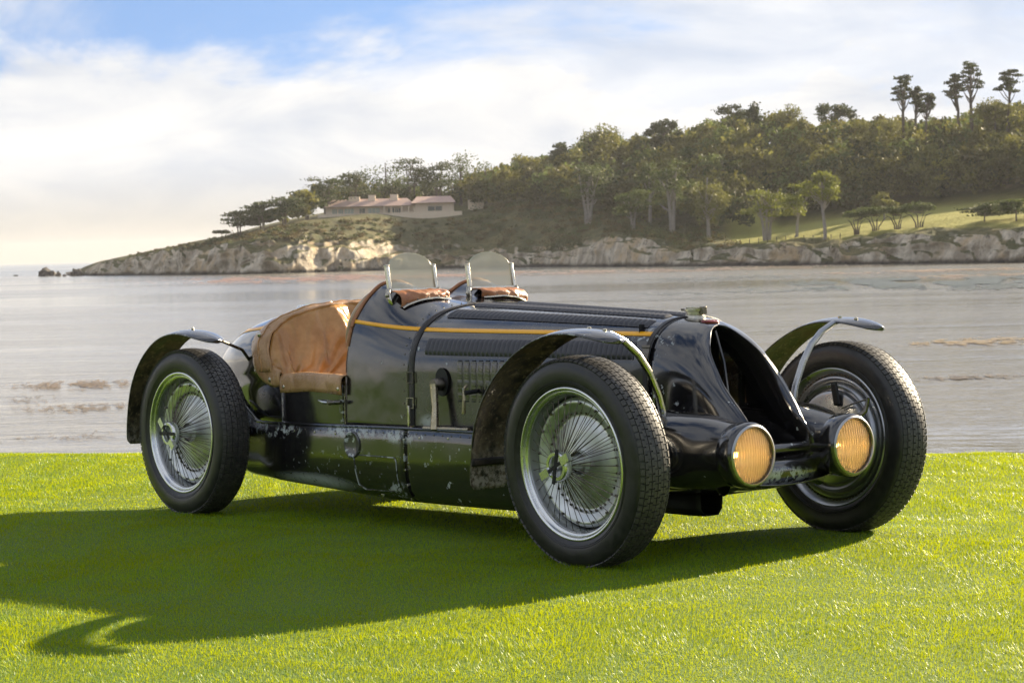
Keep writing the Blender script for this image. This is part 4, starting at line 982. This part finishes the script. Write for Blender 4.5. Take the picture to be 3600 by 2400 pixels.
seamp = [Vector(q)+Vector((0, 0, .001)) for q in bd[0]]; MB().tube(seamp, .006, 6).build('piping', M_LEATHER, rim)
# lower rear corner flap
rows = []
for i in range(15):
    k = i/14; x = -1.062+.205*k; zb = .563-.022*math.sin(k*math.pi*.8)+.028*(1-k)**3*2; zt = .70-.085*k**.7
    rows.append([(x, -.4455-.010*math.sin(math.pi*j/7)**.6-.004*math.sin(k*9), zb+(zt-zb)*j/7) for j in range(8)])
MB().grid(rows).build('corner_flap', M_LEATHER, rim, 70, solid=.004)
for x, z in ((-1.035, .765), (-1.045, .61), (-.94, .575)): MB().lathe([(0, -.006), (.007, -.005), (.012, -.001), (.012, .004)], 14, 'Y', (x, -.452 if z < .7 else -.44, z)).build('snap_button', M_STEEL, rim)
rows = []
for i in range(21):
    k = i/20; x = -.852+.448*k; row = []
    for y, z in ((-.405, .565), (-.415, .592), (-.43, .604), (-.446, .602), (-.455, .590), (-.4575, .565), (-.4565, .545), (-.4545, .527)):
        row.append((x, y+.0022*mnoise.noise((x*20, z*30, 3)), z+.003*math.sin(k*math.pi)-.004*mnoise.noise((x*7, 1, z*9))-.006*(k-.5)**2*4))
    rows.append(row)
fl = MB().grid(rows).build('door_flap', M_LEATHER, car, 70, solid=.004, off=-1)
MB().tube([(x, -.4585, .572) for x in np.linspace(-.85, -.406, 12)], .002, 5).build('piping', M_LEATHER_SEAT, fl)
for x in (-.825, -.425): MB().lathe([(0, -.006), (.006, -.005), (.010, -.001), (.010, .004)], 14, 'Y', (x, -.458, .547)).build('snap_button', M_STEEL, fl)
ed = [Vector((x, -.418, .590)) for x in np.linspace(-.385, -.86, 16)]
for q in bd[0][1:40]: ed.append(Vector((q.x+.002, q.y*.985, q.z-.002)))
ed += [Vector((q.x, -q.y, q.z)) for q in reversed(ed[:-1])]
cl_ = np.concatenate([[0], np.cumsum([(ed[i+1]-ed[i]).length for i in range(len(ed)-1)])]); cl_ /= cl_[-1]
ee = [np.array([q[k] for q in ed]) for k in range(3)]
rows = []
for i in range(121):
    u = i/120; x, y, zt = [float(np.interp(u, cl_, ee[k])) for k in range(3)]; row = []; back = sm(-x, .80, .93)
    for j in range(27):
        v = j/26; w2 = v**1.25; pxx = x+back*.26*w2; py = y*(1-.20*v**1.3) if back < .5 else y*(1-.24*v**1.1); z = zt+(.40-zt)*v
        fold = (.050*(abs(math.sin(13*abs(u-.5)*math.pi-3.2*v+1.6*mnoise.noise((u*6, v*2, 0))))-.6)+.020*mnoise.noise((u*14+v*5, v*3, 5)))*math.sin(math.pi*min(1, v*1.25+.02))
        ctr = Vector((-.55-pxx, -py, .15)).normalized(); q = Vector((pxx, py, z))+ctr*(.010*min(1, v*8)+fold); row.append(q)
    rows.append(row)
MB().grid(rows, flip=True).build('seat_upholstery', M_LEATHER_SEAT, car, 80, solid=.006, off=0)
MB().grid([[(x, y, z) for y in np.linspace(-.33, .33, 10)] for x, z in ((-.30, .34), (-.45, .40), (-.7, .41), (-.85, .40))]).build('seat_cushion', M_LEATHER_SEAT, car, solid=.03)
MB().grid([[(-.30, y, z) for z in np.linspace(.40, .84, 5)] for y in np.linspace(-.38, .38, 8)]).build('dashboard', M_BLACK, car, solid=.01)
sw = empty('steering_wheel', Matrix.Translation((-.44, -.20, .79)) @ Matrix.Rotation(R(-68), 4, 'Y'), car)
ring = [(.185*math.cos(a), .185*math.sin(a), 0) for a in np.linspace(0, 2*math.pi, 49)]
MB().tube(ring, .011, 8, cap=False).build('rim', NT('pale_wood').set(Base_Color=(.45, .36, .25), Roughness=.3).m, sw)
for a in (0, 90, 180, 270): MB().box((.09*math.cos(R(a)), .09*math.sin(R(a)), 0), (.17, .022, .003), Matrix.Rotation(R(a), 3, 'Z')).build('spoke', M_STEEL, sw)
MB().lathe([(0, -.02), (.03, -.01), (.03, .01), (0, .015)], 20, 'Z').build('hub', M_STEEL, sw)
# tail filler caps
for y in (-.085, .075):
    fc = MB().lathe([(.044, -.03), (.044, .008), (.040, .012), (.036, .022), (.0, .024)], 26, 'Z').box((.03, 0, .022), (.05, .016, .010)).box((-.045, 0, .012), (.02, .02, .02)).build('fuel_cap', M_ALU, car, m=Matrix.Translation((-1.2, y, .862)))
# ----- wheels (built for the car's right side: outboard is -Y)
TR, RIMR = .3633, .261
SINK = .349
def squash(mb):
    for i, (x, y, z) in enumerate(mb.v):
        if z < -SINK:
            mb.v[i] = (x, y*(1+.5*(-z-SINK)/.02*.2), -SINK-(-z-SINK)*.05)
        elif z < -.25:
            k = (-z-.25)/.1; mb.v[i] = (x, y*(1+.05*k*max(0, 1-(x/.16)**2)), z)
    return mb
half = [(.2545, .058), (.262, .0645), (.275, .0705), (.292, .0738), (.310, .0742), (.325, .0725), (.337, .069), (.3455, .0635), (.351, .056), (.3545, .046), (.3565, .030), (.3575, .0)]
prof = [(r, -y) for r, y in half]+[(r, y) for r, y in reversed(half[:-1])]
mb = MB().lathe(prof, 120, 'Y')
for r_, y_ in ((.277, .0718), (.283, .073)):
    for k in (-1, 1): mb.lathe([(r_-.0012, k*(y_-.001)), (r_, k*(y_+.0008)), (r_+.0012, k*(y_-.0005))], 96, 'Y')
tyre_me = squash(mb).mesh('tyre', M_RUB, 50)
def tread_mesh():
    mb = MB(); N = 92; p = 2*math.pi/N; g_ = .17; rowsY = [(-.050, -.0275), (-.0245, -.0016), (.0016, .0245), (.0275, .050)]
    def topr(y): return TR-.0030*(abs(y)/.048)**2.2*1.6
    for ri, (y0_, y1) in enumerate(rowsY):
        ym = (y0_+y1)/2; st = .36 if ri % 2 == 0 else -.36; offs = (.0, .35, .0, .35)[ri]
        for i in range(N):
            a = (i+offs)*p; L0 = 0; L1_ = p*(1-g_); s_ = p*st
            poly = [(y0_, L0), (ym, L0), (ym, L0+s_), (y1, L0+s_), (y1, L1_+s_), (ym+.0001, L1_+s_), (ym+.0001, L1_), (y0_, L1_)]
            if s_ < 0: poly = [(y0_, L0), (ym, L0), (ym, L0+s_), (y1, L0+s_), (y1, L1_+s_), (ym, L1_+s_), (ym, L1_), (y0_, L1_)]
            vs = []
            for lay in (0, 1):
                for y, l in poly:
                    r = topr(y) if lay else .350; vs.append((r*math.cos(a+l), y, r*math.sin(a+l)))
            n = 8; mb.add(vs, [(8, 9, 14, 15), (10, 11, 12, 13), (9, 10, 13, 14)]+[(j, (j+1) % n, n+(j+1) % n, n+j) for j in range(n)])
    # shoulder bars
    for sgn in (-1, 1):
        for i in range(N):
            a = (i+.2)*p; vs = []  # bar
            for lay in (0, 1):
                for (y, r, l) in ((.0520, .3545, 0), (.0520, .3545, p*.80), (.0640, .3465, p*.80), (.0640, .3465, 0)):
                    q = (r+(.004 if lay else -.003)); yy = y+(.0022 if lay else -.002); vs.append((q*math.cos(a+l), sgn*yy, q*math.sin(a+l)))
            mb.add(vs, [(4, 5, 6, 7), (0, 1, 5, 4), (1, 2, 6, 5), (2, 3, 7, 6), (3, 0, 4, 7)])
    return squash(mb).mesh('tread', M_TREAD, 0)
tread_me = tread_mesh()
rim_me = MB().lathe([(.2625, -.056), (.2635, -.0625), (.260, -.0665), (.254, -.0665), (.2495, -.061), (.248, -.052), (.2455, -.0505), (.2425, -.055), (.2385, -.054), (.236, -.046)], 96, 'Y').mesh('rim', M_ALU, 70)
barrel_me = MB().lathe([(.236, -.046), (.232, -.042), (.230, -.012), (.222, .000), (.2180, .010)], 72, 'Y').lathe([(.259, .056), (.262, .063), (.257, .066), (.250, .060), (.244, .05), (.238, .040), (.230, .030), (.228, .01)], 72, 'Y').mesh('rim_barrel', M_DRUM, 70)
disc_me = MB().lathe([(.222, -.006), (.214, -.020), (.207, -.023), (.198, -.020), (.186, -.012), (.178, -.010), (.172, -.004), (.166, .004), (.158, .006), (.15, .002), (.10, -.006), (.05, -.012), (.044, -.014), (.04, -.03)], 72, 'Y').mesh('wheel_disc', M_DISC, 50)
back_me = MB().lathe([(.235, .030), (.228, .046), (.222, .048), (.214, .036), (.210, .036), (.206, .052), (.196, .060), (.188, .056), (.184, .046), (.178, .048), (.172, .064), (.160, .070), (.12, .074), (.06, .088), (.0, .09)], 72, 'Y').mesh('brake_drum', M_DRUM, 40)
hub_me = MB().lathe([(.044, -.012), (.026, -.03), (.022, -.07), (.036, -.074), (.036, -.086), (.033, -.088), (.033, -.094), (.047, -.097), (.047, -.108), (.034, -.112), (0, -.112)], 36, 'Y').mesh('hub', M_DISC, 40)
nut = MB().lathe([(.034, -.112), (.034, -.126), (.037, -.130), (.047, -.130), (.051, -.125), (.051, -.110)], 36, 'Y')
nut_me = nut.mesh('spinner_nut', M_ALU, 40)
ear_me = MB().box((.060, -.129, 0), (.044, .017, .028)).mesh('spinner_ear', M_ALU, 30)
st_me = MB().box((0, -.1305, 0), (.014, .004, .122), Matrix.Rotation(R(14), 3, 'Y')).box((0, -.1325, 0), (.012, .003, .118), Matrix.Rotation(R(62), 3, 'Y')).mesh('spinner_strap', M_BLACK, 0)
sp1 = MB().tube([(.036, -.098, 0), (.235, -.034, .036)], .0013, 5).mesh('spoke', M_SPOKE)
sp2 = MB().tube([(.036, -.098, 0), (.235, -.034, -.036)], .0013, 5).mesh('spoke', M_SPOKE)
sp3 = MB().tube([(.036, -.090, 0), (.1685, -.003, .006)], .0013, 5).ball((.168, -.004, .006), .0048, 3).mesh('spoke', M_SPOKE)
nutA = MB().ball((.205, -.026, 0), .0055, 4).mesh('bolt', M_IRON)
mb = MB()
for i in range(90):
    a = 2*math.pi*i/90; mb.box((.2375*math.cos(a), .036, .2375*math.sin(a)), (.006, .010, .008), Matrix.Rotation(-a, 3, 'Y'))
teeth_me = mb.mesh('ring_gear', M_IRON, 0)
def wheel(cx, cy, camber, left, visible, label, spin=0.0):
    m = Matrix.Translation((cx, cy, SINK)) @ Matrix.Rotation(camber, 4, 'X') @ (Matrix.Rotation(math.pi, 4, 'Z') if left else Matrix.Identity(4))
    e = empty('wheel', m, car); e['label'] = label
    link('tyre', tyre_me, e); t_ = link('tread', tread_me, e); t_['kind'] = 'stuff'
    link('rim', rim_me, e); link('rim_barrel', barrel_me, e); link('wheel_disc', disc_me, e); link('brake_drum', back_me, e); link('ring_gear', teeth_me, e)
    link('hub', hub_me, e); sm_ = Matrix.Rotation(spin, 4, 'Y')
    link('spinner_nut', nut_me, e, sm_); [link('spinner_ear', ear_me, e, sm_ @ Matrix.Rotation(R(a), 4, 'Y')) for a in (-28, 152)]; link('spinner_strap', st_me, e, sm_)
    if visible:
        for i in range(40):
            a = 2*math.pi*i/40; link('spoke', (sp1, sp2)[i % 2], e, Matrix.Rotation(a, 4, 'Y')); link('spoke', sp3, e, Matrix.Rotation(a+.05, 4, 'Y'))
        for i in range(16): link('bolt', nutA, e, Matrix.Rotation(2*math.pi*(i+.3)/16, 4, 'Y'))
    return e
wfr = wheel(1.3, -.6515, .048, False, True, 'front wheel nearest the camera with wire spokes')
wrr = wheel(-1.3, -.62, 0, False, True, 'rear wheel on the right side with wire spokes', R(75))
wfl = wheel(1.3, .6515, -.048, True, False, 'far front wheel showing its inner drum')
wrl = wheel(-1.3, .62, 0, True, False, 'far rear wheel hidden behind the tail')
# far front wheel: brake arm with cable, seen between pod and drum
ba = MB().box((1.335, .575, .515), (.030, .012, .085), Matrix.Rotation(R(-10), 3, 'Y')).build('brake_arm', M_BLACK, car, bevel=.006)
MB().tube([(1.37, .57, .465), (1.44, .56, .485), (1.52, .55, .505)], .0035, 6).build('brake_cable', M_IRON, car)
MB().tube([(1.52, .55, .508), (1.505, .545, .46), (1.48, .50, .42)], [.006, .010, .012], 8).build('cable_bracket', M_IRON, car)
MB().tube([(1.3, -.60, .349), (1.3, .60, .349)], .028, 12).build('front_axle', M_BLACK, car); MB().tube([(-1.3, -.58, .349), (-1.3, .58, .349)], .04, 12).build('rear_axle', M_BLACK, car)
# ----- wings
def wing(cx, cy, angs, rs, w_, tipa, ends, name='wing'):
    rf = pc(angs, rs); rows = []; a0, a1 = angs[0], angs[-1]; n = 64
    for i in range(n+1):
        a = a0+(a1-a0)*i/n; r = float(rf(a)); hw = w_
        d0 = (a-a0)/(a1-a0)
        if d0 < .16: hw *= math.sqrt(max(0, 1-((.16-d0)/.16)**2))*.98+.02
        if d0 > .965: hw *= .80+.20*math.sqrt(max(0, 1-((d0-.965)/.035)**2))
        row = []
        for j in range(15):
            k = -1+2*j/14; rr2 = r-.016*abs(k)**2.2; row.append((cx+rr2*math.cos(R(a)), cy+hw*k, .349+rr2*math.sin(R(a))))
        rows.append(row)
    return MB().grid(rows).orient((cx, cy, .349)).build(name, [M_PAINT, M_RUST], car, 60, solid=.0035, off=-1, moff=1)
FA = [64, 75, 90, 115, 133, 150, 164, 180, 193]; FR_ = [.461, .457, .453, .455, .467, .487, .505, .519, .545]
RA = [58, 70, 90, 106, 127, 148, 168, 189]; RR_ = [.470, .455, .443, .438, .431, .429, .424, .434]
for s_ in (-1, 1):
    fw = wing(1.3, .657*s_, FA, FR_, .089, 0, 0); fw['label'] = 'cycle wing over a front wheel with rusty underside'
    rf = pc(FA, FR_)
    # stay from the axle fairing to the wing
    y_, z_ = [], []
    pth = [(1.349, .325*s_, .49), (1.349, .345*s_, .56), (1.348, .385*s_, .640), (1.346, .435*s_, .705), (1.344, .495*s_, .752), (1.342, .565*s_, .783)]
    MB().tube(pth, [.014, .0125, .0125, .0125, .0125, .011], 10, up=(1, 0, 0)).build('wing_stay', M_STEEL if s_ < 0 else M_DRUM, fw)
    pth = [(.86, .40*s_, .33), (.84, .5*s_, .38), (.815, .60*s_, .42)]; MB().tube(pth, .011, 8).build('wing_stay', M_BLACK, fw)
    for a in (88, 78):
        r = float(rf(a)); MB().ball((1.3+r*math.cos(R(a)), .63*s_, .349+r*math.sin(R(a))), .0085, 5, (1, 1, .7)).build('bolt', M_STEEL, fw)
    # leather mud flap strap across the lower end
    rows = []
    for a in np.linspace(181, 184, 4):
        r = float(rf(a))-.008; rows.append([(1.3+(r-.016*abs(k)**2.2)*math.cos(R(a)), .657*s_+.086*k, .349+(r-.016*abs(k)**2.2)*math.sin(R(a))) for k in np.linspace(-1, 1, 9)])
    MB().grid(rows).build('flap_strap', M_STRAP, fw, solid=.003)
    rw = wing(-1.3, .632*s_, RA, RR_, .084, 0, 0); rw['label'] = 'cycle wing over a rear wheel'
    MB().tube([(-1.18, .36*s_, .60), (-1.14, .46*s_, .70), (-1.13, .60*s_, .755)], .007, 8).build('wing_stay', M_IRON, rw)
    MB().ball((-1.26, .632*s_, .349+.447), .007, 5).build('bolt', M_STEEL, rw)
rv = MB().ball((0, 0, 0), .0034, 4, (1, .5, 1)).mesh('rivet', M_IRON)
for i in range(27):
    x = -1.0+i*.055; z = .372+.012*sm(x, -.9, .3); link('rivet', rv, sk1 if x < .018 else sk2, Matrix.Translation((x, -skin_y(z, x)-.001, z)))
for i in range(16):
    t = .10+i*.055; p, dx, dt, n = frame(cowl, -.028, t, -1); link('rivet', rv, scuttle, Matrix.Translation(p+n*.001))
